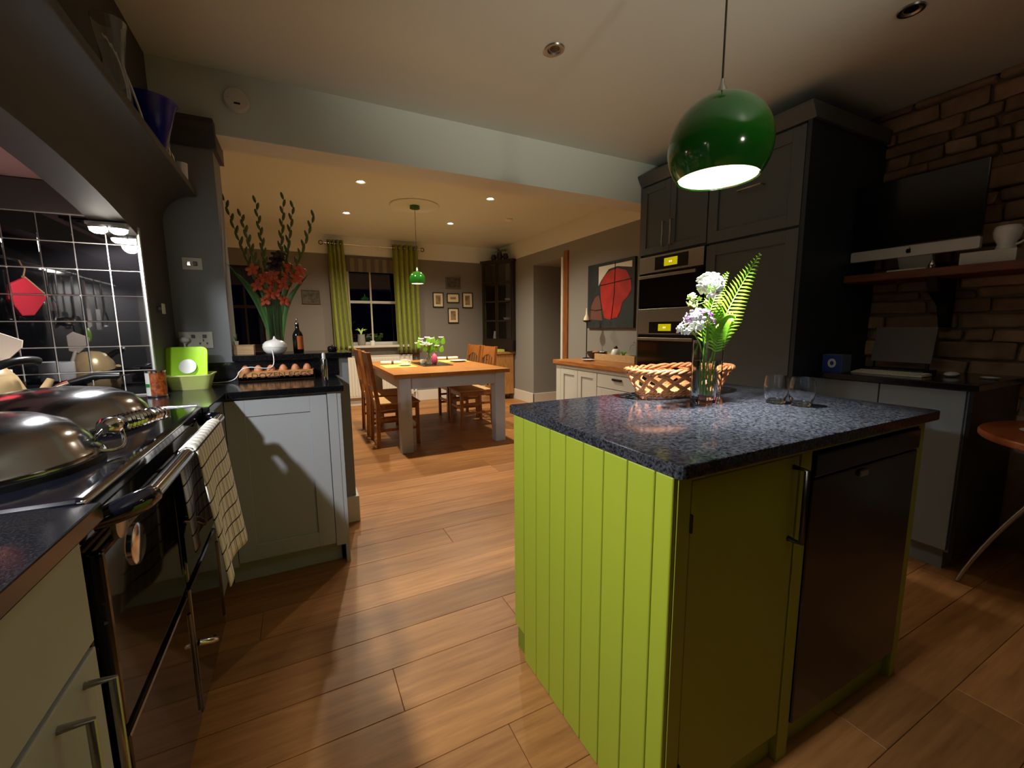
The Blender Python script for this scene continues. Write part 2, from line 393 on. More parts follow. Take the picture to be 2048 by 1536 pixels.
# kitchen right and back walls
wr = struct('wall_right', B(XR + .02, XR + .15, -1.65, 2.67, 0, CK), 'mortar', 'rough exposed stone wall behind the desk')
z = .62
while z < CK - .02:
    h = random.uniform(.055, .105); h = min(h, CK - z); y = .02 + random.random() * .15
    while y < 1.46:
        ln = random.uniform(.10, .34); y1 = min(y + ln, 1.47); dp = random.uniform(.0, .03)
        if y1 - y > .04:
            j = lambda: random.uniform(-.009, .009)
            vs = []
            for xx in (XR + .03, XR - dp):
                vs += [(xx, y + .006 + j(), z + .005 + j()), (xx, y1 - .006 + j(), z + .005 + j()), (xx, y1 - .006 + j(), z + h - .005 + j()), (xx, y + .006 + j(), z + h - .005 + j())]
            obj('stone', MB().add(vs, [(0, 1, 2, 3), (7, 6, 5, 4), (0, 4, 5, 1), (1, 5, 6, 2), (2, 6, 7, 3), (3, 7, 4, 0)]), 'stone', wr, bevel=.012, seg=2)
        y = y1
    z += h
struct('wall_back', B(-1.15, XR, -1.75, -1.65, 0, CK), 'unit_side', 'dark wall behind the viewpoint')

# ------------------------------------------------------------------ left run: worktops, cooker, peninsula
WZ = 0.92
o = obj('worktop', MB().box(-1.055, -.297, .405, .868, WZ - .03, WZ), 'granite_edge', bevel=.003)
tag(o, 'black granite worktop nearest the viewer, on the near side of the range cooker', 'worktop')
mb = MB().prism([(-1.055, 1.792), (-.297, 1.792), (-.297, 2.165), (.18, 2.165), (.18, 2.668), (-.545, 2.668), (-.545, 2.252), (-1.055, 2.252)], 'z', WZ - .03, WZ)
o = obj('corner_worktop', mb, 'granite_edge', bevel=.003)
tag(o, 'black granite corner worktop with the egg tray and lime tub on it', 'worktop')
def shaker(root, name, x0, x1, yf, z0, z1, mat, fr=.075, th=.02):
    """front facing -y: frame of four rails proud of a recessed panel; returns the door part"""
    d = obj(name, B(x0, x1, yf + .006, yf + th, z0, z1), mat, root)
    for nm, a in (('stile', (x0, x0 + fr, z0, z1)), ('stile', (x1 - fr, x1, z0, z1)), ('rail', (x0 + fr, x1 - fr, z1 - fr, z1)), ('rail', (x0 + fr, x1 - fr, z0, z0 + fr))):
        obj(nm, B(a[0], a[1], yf - .004, yf + .006, a[2], a[3]), mat, d, bevel=.0012, seg=1)
    return d
def shaker_x(root, name, xf, y0, y1, z0, z1, mat, fr=.07, th=.02):
    """front facing -x"""
    d = obj(name, B(xf + .006, xf + th, y0, y1, z0, z1), mat, root)
    for nm, a in (('stile', (y0, y0 + fr, z0, z1)), ('stile', (y1 - fr, y1, z0, z1)), ('rail', (y0 + fr, y1 - fr, z1 - fr, z1)), ('rail', (y0 + fr, y1 - fr, z0, z0 + fr))):
        obj(nm, B(xf - .004, xf + .006, a[0], a[1], a[2], a[3]), mat, d, bevel=.0012, seg=1)
    return d
pc = thing('peninsula_cabinet', 'pale grey base cabinet with one shaker door under the corner worktop', 'cabinet', (-.1, 2.4, 0))
obj('body', B(-.345, .145, 2.222, 2.66, .10, WZ - .03), 'cabinet_grey', pc)
obj('corner_post', B(.105, .148, 2.195, 2.222, .10, WZ - .032), 'cabinet_grey', pc, bevel=.001)
obj('corner_post', B(-.345, -.315, 2.195, 2.222, .10, WZ - .032), 'cabinet_grey', pc, bevel=.001)
shaker(pc, 'door', -.312, .102, 2.2, .115, WZ - .045, 'cabinet_grey')
obj('plinth', B(-.345, .13, 2.25, 2.28, 0, .10), 'cabinet_grey', pc)
obj('end_panel', B(.148, .166, 2.20, 2.655, 0, WZ - .032), 'cabinet_grey', pc)
nc = thing('base_cabinet', 'grey base cabinet with long steel bar handles nearest the viewer', 'cabinet', (-.6, .63, 0))
obj('body', B(-1.0, -.345, .41, .855, .10, WZ - .032), 'cabinet_grey', nc)
for (a, b) in ((.415, .85),):
    dr = obj('drawer', B(-.345, -.323, a, b, .70, WZ - .04), 'cabinet_grey', nc, bevel=.002)
    do = obj('door', B(-.345, -.323, a, b, .12, .69), 'cabinet_grey', nc, bevel=.002)
for zz in ((.62, .36), ):
    do = obj('handle', MB().tube([(-.323, .80, .66), (-.29, .80, .66), (-.29, .80, .34), (-.323, .80, .34)], .006, 8), 'brushed_steel', nc, smooth=50)
    do = obj('handle', MB().tube([(-.323, .72, .66), (-.29, .72, .66), (-.29, .72, .34), (-.323, .72, .34)], .006, 8), 'brushed_steel', nc, smooth=50)
obj('plinth', B(-.6, -.39, .41, .855, 0, .10), 'cabinet_grey', nc)
lf = thing('blank_cabinet', 'grey corner filler cabinet between the range cooker and the peninsula', 'cabinet', (-.6, 2.0, 0))
obj('body', B(-1.0, -.345, 1.80, 2.222, .10, WZ - .032), 'cabinet_grey', lf); obj('plinth', B(-.9, -.39, 1.80, 2.25, 0, .10), 'cabinet_grey', lf)

ck = thing('range_cooker', 'glossy black-blue enamel range cooker with two domed chrome lids', 'cooker', (-.66, 1.33, 0))
obj('body', B(-1.03, -.335, .872, 1.788, .06, .885), 'enamel_black', ck, bevel=.006)
obj('plinth', B(-.98, -.40, .90, 1.76, 0, .06), 'black_plastic', ck)
tp = obj('top_plate', B(-1.04, -.318, .870, 1.790, .885, .928), 'enamel_black', ck, bevel=.012, seg=3)
obj('front_trim', MB().tube([(-.324, .872, .918), (-.324, 1.788, .918)], .006, 8), 'chrome', tp, smooth=60)
obj('side_trim', MB().tube([(-.33, 1.787, .929), (-.98, 1.787, .929)], .004, 8), 'chrome', tp, smooth=60)
def lid(cy, cx, handle):
    prof = [(.205, .0), (.208, .012), (.205, .020), (.198, .026), (.19, .045), (.165, .075), (.125, .094), (.07, .104), (.001, .107)]
    l = obj('lid', MB().lathe(prof, (cx, cy, .932), 40), 'chrome_lid', ck, smooth=60)
    obj('lid_rim', MB().lathe([(.203, -.004), (.211, -.004), (.211, .008), (.203, .008)], (cx, cy, .932), 40, False, False), 'black_plastic', l, smooth=40)
    if handle:
        a, b = Vector((-.372, cy + .075, .985)), Vector((-.335, cy + .275, .975))
        d = (b - a); t = d.normalized(); u = t.cross(Vector((0, 0, 1))).normalized(); w = u.cross(t)
        pts = []
        N = 13 * 10
        for i in range(N + 1):
            q = 2 * pi * i / 10; s_ = i / N; rr = .0165 * (1 - .25 * abs(s_ - .3))
            pts.append(a + d * s_ + (u * cos(q) + w * sin(q)) * rr)
        obj('coil_grip', MB().tube(pts, .0058, 5), 'chrome', l, smooth=60)
        obj('grip_core', MB().tube([a - t * .01, b + t * .005], .012, 8), 'dark_metal', l, smooth=50)
        obj('collar', MB().tube([a - t * .035, a - t * .02, a - t * .002], [.012, .021, .02], 12), 'chrome', l, smooth=50)
        obj('strut', MB().tube(bez((cx + .17, cy + .09, .955), (cx + .19, cy + .085, .95), a - t * .06 + Vector((-.02, 0, -.03)), a - t * .03, 8), .004, 7), 'chrome', l, smooth=60)
        obj('strut', MB().tube(bez((cx + .2, cy + .02, .945), (cx + .23, cy + .04, .935), a + Vector((.025, .0, -.05)), a + t * .0 + Vector((.012, 0, -.008)), 8), .004, 7), 'chrome', l, smooth=60)
lid(1.115, -.585, True); lid(1.545, -.60, False)
for (y0, y1, z0, z1) in ((.885, 1.34, .50, .83), (.885, 1.34, .10, .485), (1.355, 1.775, .50, .83), (1.355, 1.775, .10, .485)):
    dr = obj('oven_door', B(-.338, -.312, y0, y1, z0, z1), 'enamel_black', ck, bevel=.010, seg=3)
    hz_ = (z0 + z1) / 2 - .02
    obj('hinge', MB().tube([(-.315, y1 - .02, z1 - .05), (-.315, y1 - .02, z0 + .05)], .008, 8), 'enamel_black', dr, smooth=60)
    if y0 > 1: obj('latch', MB().tube([(-.312, y0 + .03, hz_ + .03), (-.285, y0 + .04, hz_ + .02), (-.28, y0 + .085, hz_ - .01), (-.29, y0 + .12, hz_ - .02)], [.008, .009, .009, .006], 8), 'chrome', dr, smooth=60)
bd = obj('badge', MB().lathe([(.040, 0), (.040, .006), (.034, .009)], (0, 0, 0), 28).xf(T3(-.314, 1.03, .775) @ R3('Y', 90)), 'chrome', ck, smooth=40)
obj('dial', MB().lathe([(.028, 0), (.028, .008), (.02, .011)], (0, 0, 0), 24).xf(T3(-.312, .955, .85) @ R3('Y', 90)), 'brushed_steel', ck, smooth=40)
rl = obj('towel_rail', MB().tube([(-.268, .98, .882), (-.268, 1.77, .882)], .0155, 14), 'chrome', ck, smooth=60)
for yy, s_ in ((.955, -1), (1.775, 1)):
    obj('rail_bracket', MB().tube([(-.33, yy - s_ * .0 - .045 * (s_ < 0), .872), (-.30, yy - .03 * (s_ < 0), .88), (-.275, yy - .005, .884), (-.268, yy + .03 * (s_ < 0), .882)], [.016, .020, .022, .019], 12), 'enamel_black', rl, smooth=60)
# tea towel
def towel():
    mb = MB(); uv = []
    NY, NS = 20, 44
    yA, yB = 1.285, 1.66
    for i in range(NY + 1):
        u = i / NY
        for k in range(NS + 1):
            s_ = k / NS; L = .29 + .40
            d = s_ * L
            yy = yA + (yB - yA) * u
            if d < .27: x, zz = -.290, .882 - (.27 - d)
            elif d < .27 + .06:
                q = pi * (d - .27) / .06; x, zz = -.268 - .021 * cos(q), .882 + .020 * sin(q)
            else: x, zz = -.246, .882 - (d - .33)
            dn = max(0, (.882 - zz)) / .36
            x += (.012 * sin(u * 9 + 1) * dn + (.035 * dn * (1 if d > .3 else .15)))
            yy += dn * (.16 * (u - .25) - .02) * (.6 if d > .3 else -.3) + .01 * sin(u * 14) * dn
            if d > .3: zz -= .05 * u * dn
            mb.v.append((x, yy, zz)); uv.append((u, d / .69 * 1.0))
    for i in range(NY):
        for k in range(NS):
            a = i * (NS + 1) + k; mb.f.append((a, a + 1, a + NS + 2, a + NS + 1))
    o = obj('tea_towel', mb, 'towel_check', None, smooth=180)
    me = o.data; ul = me.uv_layers.new(name='uv')
    for lp in me.loops: ul.data[lp.index].uv = uv[lp.vertex_index]
    md = o.modifiers.new('thick', 'SOLIDIFY'); md.thickness = .003
    tag(o, 'white tea towel with dark window-pane checks draped over the cooker rail', 'tea towel')
towel()

# mantel shelf over the recess
ms = thing('mantel_shelf', 'long dark mantel shelf with a coved underside above the range cooker', 'shelf', (-.47, 1.2, 1.66))
obj('shelf_board', B(-.55, -.40, -.35, 2.655, 1.84, 1.872), 'breast_dark', ms, bevel=.004)
cv = [(-.55, 1.84), (-.41, 1.84)] + [(-.41 - .14 * sin(q * pi / 16), 1.84 - .15 * (1 - cos(q * pi / 16))) for q in range(1, 9)]
obj('cove', MB().prism(cv, 'y', -.35, 2.655), 'breast_dark', ms, smooth=50)
SZ = 1.872
def vessel(name, label, cat, loc, prof, mat, parts=(), n=24, group=None, inner=None):
    t = thing(name, label, cat, loc, group)
    obj('body', MB().lathe(prof, loc, n, True, prof[-1][0] < .003), mat, t, smooth=50)
    return t
# items on the mantel
o = obj('glass_jug', MB().lathe([(.035, 0), (.04, .01), (.036, .10), (.028, .16), (.045, .28), (.043, .28), (.025, .16), (.033, .1), (.036, .014), (.001, .014)], (-.465, 1.87, SZ), 20, True, False), 'glass', smooth=50)
tag(o, 'flared clear glass jug on the mantel, nearest the viewer', 'jug')
o = obj('white_stick', MB().tube(bez((-.43, 2.03, SZ), (-.44, 1.99, 1.95), (-.46, 1.97, 2.10), (-.50, 1.93, 2.14), 12), .004, 7), 'white_plastic', smooth=60)
tag(o, 'thin bent white stick leaning on the mantel before the blue bowl', 'stick')
bb = thing('blue_bowl', 'deep blue flared enamel bowl on the mantel shelf', 'bowl', (-.46, 2.22, SZ))
obj('bowl', MB().lathe([(.04, 0), (.042, .02), (.055, .08), (.085, .20), (.093, .205), (.085, .195), (.05, .08), (.001, .03)], (-.46, 2.22, SZ), 28, True, False), 'blue_enamel', bb, smooth=50)
for k, (yy, h) in enumerate(((2.40, .17), (2.47, .15))):
    t = thing('glass_bottle', ('small clear glass bottle on the mantel next to the blue bowl', 'small clear glass bottle on the mantel between another bottle and the pale tumbler')[k], 'bottle', (-.46, yy, SZ), 'small glass bottles on the mantel')
    obj('glass_body', MB().lathe([(.02, 0), (.022, .01), (.022, h * .55), (.01, h * .72), (.01, h), (.007, h), (.007, h * .72), (.018, h * .5), (.018, .012), (.001, .012)], (-.46, yy, SZ), 16, True, False), 'glass', t, smooth=50)
    obj('stopper', MB().lathe([(.008, 0), (.011, .006), (.009, .02), (.001, .022)], (-.46, yy, SZ + h), 12), 'chrome', t, smooth=50)
o = obj('tumbler', MB().lathe([(.022, 0), (.026, .09), (.023, .09), (.019, .006), (.001, .006)], (-.435, 2.56, SZ), 18, True, False), 'white_ceramic', smooth=50)
tag(o, 'pale narrow tumbler on the mantel beside the pier', 'tumbler')

# recess lamps
def hood_lamp(yy, k_, xc, lab):
    z = 1.565 + .115 * (1 - ((yy - YAc) / ((YA1 - YA0) / 2)) ** 2)
    t = thing('recess_lamp', lab, 'lamp', (xc, yy, z - .03), 'lamps inside the cooker recess')
    obj('bracket', B(xc - .065, xc + .055, yy - .016, yy + .016, z - .014, z - .002), 'bracket_grey', t, bevel=.002)
    if xc < -.63: obj('arm', MB().tube([(xc, yy, z - .005), (xc, yy, 1.744)], .006, 8), 'bracket_grey', t, smooth=60)
    for k, xx in enumerate((xc - .032, xc + .026)):
        h = obj('lamp_head', MB().lathe([(.026, .0), (.029, -.004), (.029, -.012), (.026, -.013)], (xx, yy, z - .012), 20, True, False), 'bracket_grey', t, smooth=50)
        obj('glow_disc', MB().lathe([(.027, -.012), (.025, -.022), (.015, -.03), (.001, -.032)], (xx, yy, z - .012), 20, False, True), 'hood_glow', h, smooth=50)
    light('recess_lamp_light', 'SPOT', (xc, yy, z - .052), P_HOOD * 4 * k_, C_HOOD, .03, t, 168, .35, (.0, .0, -1))
hood_lamp(2.15, .35, -.605, 'glowing twin recess lamp beside the top corner of the black tiles')
hood_lamp(.60, 1.0, -.664, 'twin recess lamp at the near end of the cooker recess')

# rail and hanging utensils on the back of the recess (seen mirrored in the tiles)
bk = obj('splashback', B(-1.06, -1.05, YA0 + .01, 2.25, .925, 1.63), 'enamel_black')
tag(bk, 'dark splashback behind the range cooker', 'splashback')
XU = -1.0
o = obj('utensil_rail', MB().tube([(XU, 1.0, 1.475), (XU, 2.2, 1.475)], .006, 8).tube([(XU, 1.05, 1.475), (-1.05, 1.05, 1.475)], .005, 6).tube([(XU, 2.15, 1.475), (-1.05, 2.15, 1.475)], .005, 6), 'chrome', smooth=60)
tag(o, 'thin steel utensil rail on the recess back wall', 'rail')
def hang(name, label, cat, y, parts):
    t = thing(name, label, cat, (XU + .015, y, 1.1))
    obj('hook', MB().tube(bez((XU, y, 1.483), (XU + .022, y, 1.487), (XU + .024, y, 1.45), (XU + .012, y, 1.45), 8), .0022, 5), 'chrome', t, smooth=60)
    for nm, mb, mt in parts: obj(nm, mb, mt, t, smooth=50)
    return t
X1 = XU + .014
hang('ladle', 'steel ladle hanging from the utensil rail', 'ladle', 1.78, [('handle', MB().tube([(X1, 1.78, 1.455), (X1, 1.78, 1.26)], .004, 6), 'chrome'), ('cup', MB().sphere((X1 + .02, 1.78, 1.235), .035, 14, 8, (1, 1, .7)), 'chrome')])
hang('skimmer', 'round black skimmer hanging from the utensil rail', 'skimmer', 1.62, [('handle', MB().tube([(X1, 1.62, 1.455), (X1, 1.62, 1.27)], .004, 6), 'chrome'), ('disc', MB().lathe([(.06, -.003), (.06, .003)], (0, 0, 0), 24).xf(T3(X1 + .005, 1.62, 1.21) @ R3('Y', 90)), 'black_plastic')])
for k, yy in enumerate((1.72, 1.70, 1.68)):
    pass
wk = hang('whisk', 'steel balloon whisk hanging from the utensil rail', 'whisk', 1.86, [('handle', MB().tube([(X1, 1.86, 1.455), (X1, 1.86, 1.35)], .006, 8), 'chrome')])
for k in range(5):
    a = pi * k / 5; obj('wire', MB().tube([(X1 + .028 * sin(q * pi / 12) * cos(a), 1.86 + .028 * sin(q * pi / 12) * sin(a), 1.35 - .13 * (1 - cos(q * pi / 12)) / 2) for q in range(13)] + [(X1 - .028 * sin(q * pi / 12) * cos(a), 1.86 - .028 * sin(q * pi / 12) * sin(a), 1.35 - .13 * (1 - cos(q * pi / 12)) / 2) for q in range(11, -1, -1)], .0011, 4), 'chrome', wk, smooth=60)
hang('slotted_spatula', 'beige slotted spatula hanging from the utensil rail', 'spatula', 1.47, [('handle', MB().tube([(X1, 1.47, 1.455), (X1, 1.47, 1.30)], .005, 6), 'utensil_beige'), ('blade', MB().prism([(1.45, 1.30), (1.44, 1.22), (1.50, 1.20), (1.495, 1.30)], 'x', X1 - .002, X1 + .003), 'utensil_beige')])
hang('spoon', 'lime green plastic spoon hanging from the utensil rail', 'spoon', 1.56, [('handle', MB().tube([(X1 + .02, 1.56, 1.455), (X1 + .02, 1.56, 1.20)], .004, 6), 'black_plastic'), ('bowl', MB().sphere((X1 + .02, 1.56, 1.17), .028, 14, 8, (.35, 1, 1.4)), 'utensil_green')])
hang('fish_slice', 'steel fish slice hanging from the utensil rail', 'spatula', 1.35, [('handle', MB().tube([(X1, 1.35, 1.455), (X1, 1.35, 1.30)], .004, 6), 'chrome'), ('blade', MB().prism([(1.32, 1.30), (1.315, 1.20), (1.385, 1.20), (1.38, 1.30)], 'x', X1 - .001, X1 + .002), 'chrome')])
hang('masher', 'steel potato masher hanging from the utensil rail', 'masher', 1.25, [('handle', MB().tube([(X1, 1.25, 1.455), (X1, 1.25, 1.30)], .006, 8), 'chrome'), ('grid', MB().tube([(X1, 1.25 - .04, 1.24), (X1, 1.25 - .03, 1.22), (X1, 1.25 + .03, 1.22), (X1, 1.25 + .04, 1.24), (X1, 1.25, 1.30), (X1, 1.25 - .04, 1.24)], .004, 6), 'chrome')])
ph = thing('pot_holder', 'red quilted pot holder hanging by its corner on the utensil rail', 'pot holder', (X1, 2.05, 1.22))
obj('loop', MB().tube([(X1, 2.05, 1.475), (X1 + .01, 2.05, 1.44), (X1, 2.05, 1.40)], .003, 6), 'tan_edge', ph)
obj('pad', MB().prism([(2.06, 1.405), (2.17, 1.37), (2.19, 1.31), (2.12, 1.25), (2.03, 1.255), (1.905, 1.335)], 'x', X1, X1 + .014), 'red_cloth', ph, bevel=.005)
obj('edge_binding', MB().tube([(X1 + .008, 2.065, 1.407), (X1 + .008, 1.90, 1.336)], .006, 6), 'tan_edge', ph)

# things on the hot-side worktop: utensil crock, kettle, pans
uc = thing('utensil_crock', 'cream crock holding white kitchen utensils beside the tiles', 'crock', (-.93, 2.03, WZ))
obj('crock', MB().lathe([(.05, 0), (.055, .01), (.055, .14), (.048, .14), (.048, .012), (.001, .012)], (-.93, 2.03, WZ), 24, True, False), 'white_ceramic', uc, smooth=50)
t = obj('white_spatula', MB().tube([(-.93, 2.02, 1.0), (-.875, 2.0, 1.105)], .006, 8).prism([(-.02, 0), (.016, 0), (.036, .055), (.03, .085), (-.03, .085), (-.04, .06)], 'y', -.003, .003).xf(Matrix.Identity(4)), 'utensil_beige')
bpy.data.objects.remove(t)
mb = MB().prism([(-.018, 0), (.014, 0), (.036, .05), (.032, .075), (-.026, .082), (-.04, .06)], 'y', -.003, .003).xf(T3(-.878, 2.0, 1.10) @ R3('Y', 20))
mb.tube([(-.925, 2.02, .94), (-.875, 2.0, 1.105)], .006, 8)
tag(obj('spatula', mb, 'utensil_beige'), 'white flat spatula standing in the crock beside the tiles', 'spatula')
kt = thing('kettle', 'warm-toned rounded kettle with a black arched handle on the hot side', 'kettle', (-.87, 1.86, WZ))
obj('body', MB().lathe([(.085, 0), (.095, .02), (.092, .08), (.075, .13), (.05, .165), (.03, .175), (.001, .178)], (-.87, 1.86, WZ), 28), 'kettle_cream', kt, smooth=50)
obj('handle', MB().tube(bez((-.90, 1.78, 1.01), (-.80, 1.76, 1.10), (-.76, 1.82, 1.11), (-.755, 1.90, 1.095), 12), [.013] * 13, 8), 'black_plastic', kt, smooth=60)
obj('spout', MB().tube([(-.80, 1.90, .96), (-.765, 1.93, .99), (-.75, 1.95, 1.03)], [.018, .014, .010], 10), 'kettle_cream', kt, smooth=60)
def pan(name, label, cx, cy, r, h, ang, zb, hz2):
    t = thing(name, label, 'pan', (cx, cy, zb), 'pans beside the tiles')
    obj('pan_body', MB().lathe([(r * .85, 0), (r, h), (r - .004, h), (r * .85 - .004, .005), (.001, .005)], (cx, cy, zb), 28, True, False), 'black_plastic', t, smooth=50)
    ca, sa = cos(ang), sin(ang)
    p = [(cx + ca * r, cy + sa * r, zb + h - .01), (cx + ca * (r + .05), cy + sa * (r + .05), zb + h + .01), (cx + ca * (r + .12), cy + sa * (r + .12), zb + h + hz2), (cx + ca * (r + .19), cy + sa * (r + .19), zb + h + hz2 * .9)]
    obj('handle', MB().tube(p, [.010, .011, .014, .012], 10), 'black_plastic', t, smooth=60)
    obj('handle_ring', MB().tube([(p[3][0] + .006 * ca, p[3][1] + .006 * sa, p[3][2]), (p[3][0] + .03 * ca, p[3][1] + .03 * sa, p[3][2] + .002)], .002, 5), 'chrome', t, smooth=60)
    obj('rivet_plate', MB().tube([p[0], p[1]], .013, 8), 'chrome', t, smooth=60)
pan('saucepan', 'black saucepan with upswept handle beside the tiles', -.915, 2.10, .10, .07, .12, WZ, .03)
pan('frying_pan', 'black frying pan with a long curved handle, nearer the chrome lids', -.93, 1.66, .11, .04, .55, .9285, .03)

# small things by the pier
cn = thing('food_can', 'opened food can with orange, white and green label beside the tiles', 'can', (-.53, 2.18, WZ))
CR = .034
def arc_shell(a0, a1, r, z0, z1, c, n=10):
    mb = MB()
    for i in range(n + 1):
        a = a0 + (a1 - a0) * i / n
        for rr in (r, r - .0015):
            for zz in (z0, z1): mb.v.append((c[0] + rr * cos(a), c[1] + rr * sin(a), zz))
    for i in range(n):
        a = i * 4; b = a + 4; mb.f += [(a, b, b + 1, a + 1), (a + 2, a + 3, b + 3, b + 2), (a + 1, b + 1, b + 3, a + 3), (a, a + 2, b + 2, b)]
    mb.f += [(0, 1, 3, 2), (4 * n, 4 * n + 2, 4 * n + 3, 4 * n + 1)]
    return mb
c0 = (-.53, 2.18)
obj('tin', MB().lathe([(.0325, 0), (.034, .002), (.034, .005), (.0322, .007), (.0322, .1), (.034, .102), (.034, .107), (.0318, .107), (.0318, .006), (.001, .006)], (c0[0], c0[1], WZ), 28, True, False), 'chrome', cn, smooth=40)
obj('label_orange', arc_shell(-pi * .62, pi * .6, CR - .0004, WZ + .008, WZ + .099, c0), 'can_label', cn, smooth=40)
obj('label_white', arc_shell(pi * .62, pi * 1.37, CR - .0004, WZ + .008, WZ + .099, c0), 'can_white', cn, smooth=40)
obj('label_stripe', arc_shell(pi * .63, pi * 1.36, CR + .0002, WZ + .042, WZ + .056, c0), 'can_green', cn, smooth=40)
tb = thing('food_tub', 'clear plastic food tub with its lime lid propped up behind', 'tub', (-.455, 2.40, WZ))
def rsq(cx, cy, hx, hy, r, n=5):
    out = []
    for qx, qy, a0 in ((1, 1, 0), (-1, 1, 90), (-1, -1, 180), (1, -1, 270)):
        for i in range(n + 1):
            a = radians(a0 + 90 * i / n); out.append((cx + qx * (hx - r) + r * cos(a), cy + qy * (hy - r) + r * sin(a)))
    return out
def loft(rings):
    mb = MB(); n = len(rings[0][0])
    for poly, z in rings:
        for p in poly: mb.v.append((p[0], p[1], z))
    for k in range(len(rings) - 1):
        for i in range(n):
            j = (i + 1) % n; mb.f.append((k * n + i, k * n + j, (k + 1) * n + j, (k + 1) * n + i))
    mb.f.append(tuple(reversed(range(n)))); mb.f.append(tuple((len(rings) - 1) * n + i for i in range(n)))
    return mb
cx, cy = -.455, 2.40
obj('tub', loft([(rsq(cx, cy, .068, .06, .02), WZ), (rsq(cx, cy, .085, .077, .022), WZ + .062), (rsq(cx, cy, .092, .084, .022), WZ + .064), (rsq(cx, cy, .092, .084, .022), WZ + .070), (rsq(cx, cy, .082, .074, .02), WZ + .068), (rsq(cx, cy, .065, .057, .018), WZ + .003)]), 'tub_clear', tb, smooth=40)
lm = MB().prism(rsq(0, 0, .085, .095, .025), 'z', -.004, .004).xf(T3(-.475, 2.43, 1.02) @ R3('Z', -6) @ R3('X', 72))
ld = obj('lid', lm, 'lid_lime', tb, bevel=.002)
obj('vent_cap', MB().lathe([(.034, 0), (.034, .004), (.028, .006), (.001, .006)], (0, 0, 0), 28).xf(T3(-.465, 2.42, 1.02) @ R3('Z', -6) @ R3('X', 72) @ T3(0, 0, .004)), 'white_plastic', ld, smooth=40)
# egg tray
et = thing('egg_tray', 'oak egg tray lettered A DOZEN EGGS on the black worktop', 'egg tray', (-.113, 2.645, WZ))
ex0, ex1, ey0, ey1 = -.296, .068, 2.585, 2.66
mb = MB(); mb.box(ex0, ex1, ey0, ey0 + .009, WZ + .001, WZ + .049); mb.box(ex0, ex1, ey1 - .006, ey1, WZ + .001, WZ + .049); mb.box(ex0, ex0 + .008, ey0, ey1, WZ + .001, WZ + .049); mb.box(ex1 - .008, ex1, ey0, ey1, WZ + .001, WZ + .049); mb.box(ex0, ex1, ey0, ey1, WZ + .001, WZ + .022)
obj('tray', mb, 'egg_tray', et, bevel=.0012, seg=1)
tx = text_mb('A DOZEN EGGS', .046, .0006).xf(T3(-.114, ey0 - .0007, WZ + .026) @ Matrix.Diagonal((1.0, 1, .82, 1)) @ R3('X', 90))
obj('lettering', tx, 'burnt_letter', et)
egg_me = None
names = ('egg at the pier end of the oak tray', 'second egg from the pier in the oak tray', 'third egg from the pier in the oak tray', 'fourth egg from the pier in the oak tray', 'fifth egg from the pier in the oak tray', 'last egg in the oak tray, nearest the steel flask')
for k in range(6):
    xk = ex0 + .035 + k * .059
    e = obj('egg', MB().lathe([(max(.0215 * sin(pi * q / 12) * (1 + .12 * cos(pi * q / 12)), .0003), -.028 * cos(pi * q / 12)) for q in range(13)], (xk, (ey0 + ey1) / 2, WZ + .0515), 18), 'egg_shell', smooth=180)
    tag(e, 'brown ' + names[k], 'egg', 'eggs in the oak tray')
fk = thing('steel_flask', 'slim polished steel flask standing at the end of the corner worktop', 'flask', (.105, 2.27, WZ))
obj('flask_body', MB().lathe([(.013, 0), (.014, .002), (.014, .118), (.012, .124)], (.105, 2.27, WZ), 20), 'chrome', fk, smooth=40)
obj('flask_cap', MB().lathe([(.008, .124), (.008, .145), (.006, .152), (.001, .153)], (.105, 2.27, WZ), 16), 'white_plastic', fk, smooth=40)

# ledge on the half wall and what stands there
LZ = 1.052
o = obj('granite_ledge', B(-.318, .275, 2.64, 2.99, 1.022, LZ), 'granite_edge', bevel=.003)
tag(o, 'raised black granite ledge on the half wall behind the eggs', 'ledge')
o = obj('granite_upstand', B(-.545, .20, 2.660, 2.671, WZ + .001, 1.018), 'granite_edge')
tag(o, 'black granite upstand behind the egg tray', 'upstand')
bx = thing('wooden_box', 'small pale wooden box on the granite ledge beside the pier', 'box', (-.275, 2.75, LZ))
obj('box_body', B(-.328, -.222, 2.71, 2.79, LZ, LZ + .050), 'pale_wood', bx, bevel=.002)
obj('box_lid', B(-.33, -.22, 2.708, 2.792, LZ + .050, LZ + .053), 'pale_wood', bx, bevel=.001)
pt = thing('tiny_pot', 'tiny white pot with a green sprig on the wooden box', 'pot', (-.305, 2.74, LZ + .053))
obj('pot', MB().lathe([(.011, 0), (.013, .022), (.011, .022), (.009, .016), (.001, .016)], (-.305, 2.74, LZ + .053), 16, True, False), 'white_ceramic', pt, smooth=50)
obj('sprig', MB().tube([(-.305, 2.74, LZ + .068), (-.302, 2.742, LZ + .09), (-.297, 2.74, LZ + .115)], [.002, .004, .001], 6).tube([(-.304, 2.74, LZ + .075), (-.312, 2.738, LZ + .1)], [.003, .001], 6), 'leaf_dark', pt, smooth=60)
df = thing('aroma_diffuser', 'round flattened white aroma diffuser with a small spout on the ledge', 'diffuser', (-.12, 2.72, LZ))
prof = [(.032, 0), (.046, .006), (.058, .022), (.062, .038), (.062, .041), (.059, .056), (.046, .070), (.026, .077), (.010, .081), (.006, .090), (.004, .098), (.001, .099)]
obj('diffuser_body', MB().lathe(prof, (-.12, 2.72, LZ), 36), 'white_ceramic', df, smooth=60)
obj('seam', MB().lathe([(.0622, .0385), (.0632, .0398), (.0622, .0412)], (-.12, 2.72, LZ), 36, False, False), 'grey_plate', df, smooth=60)
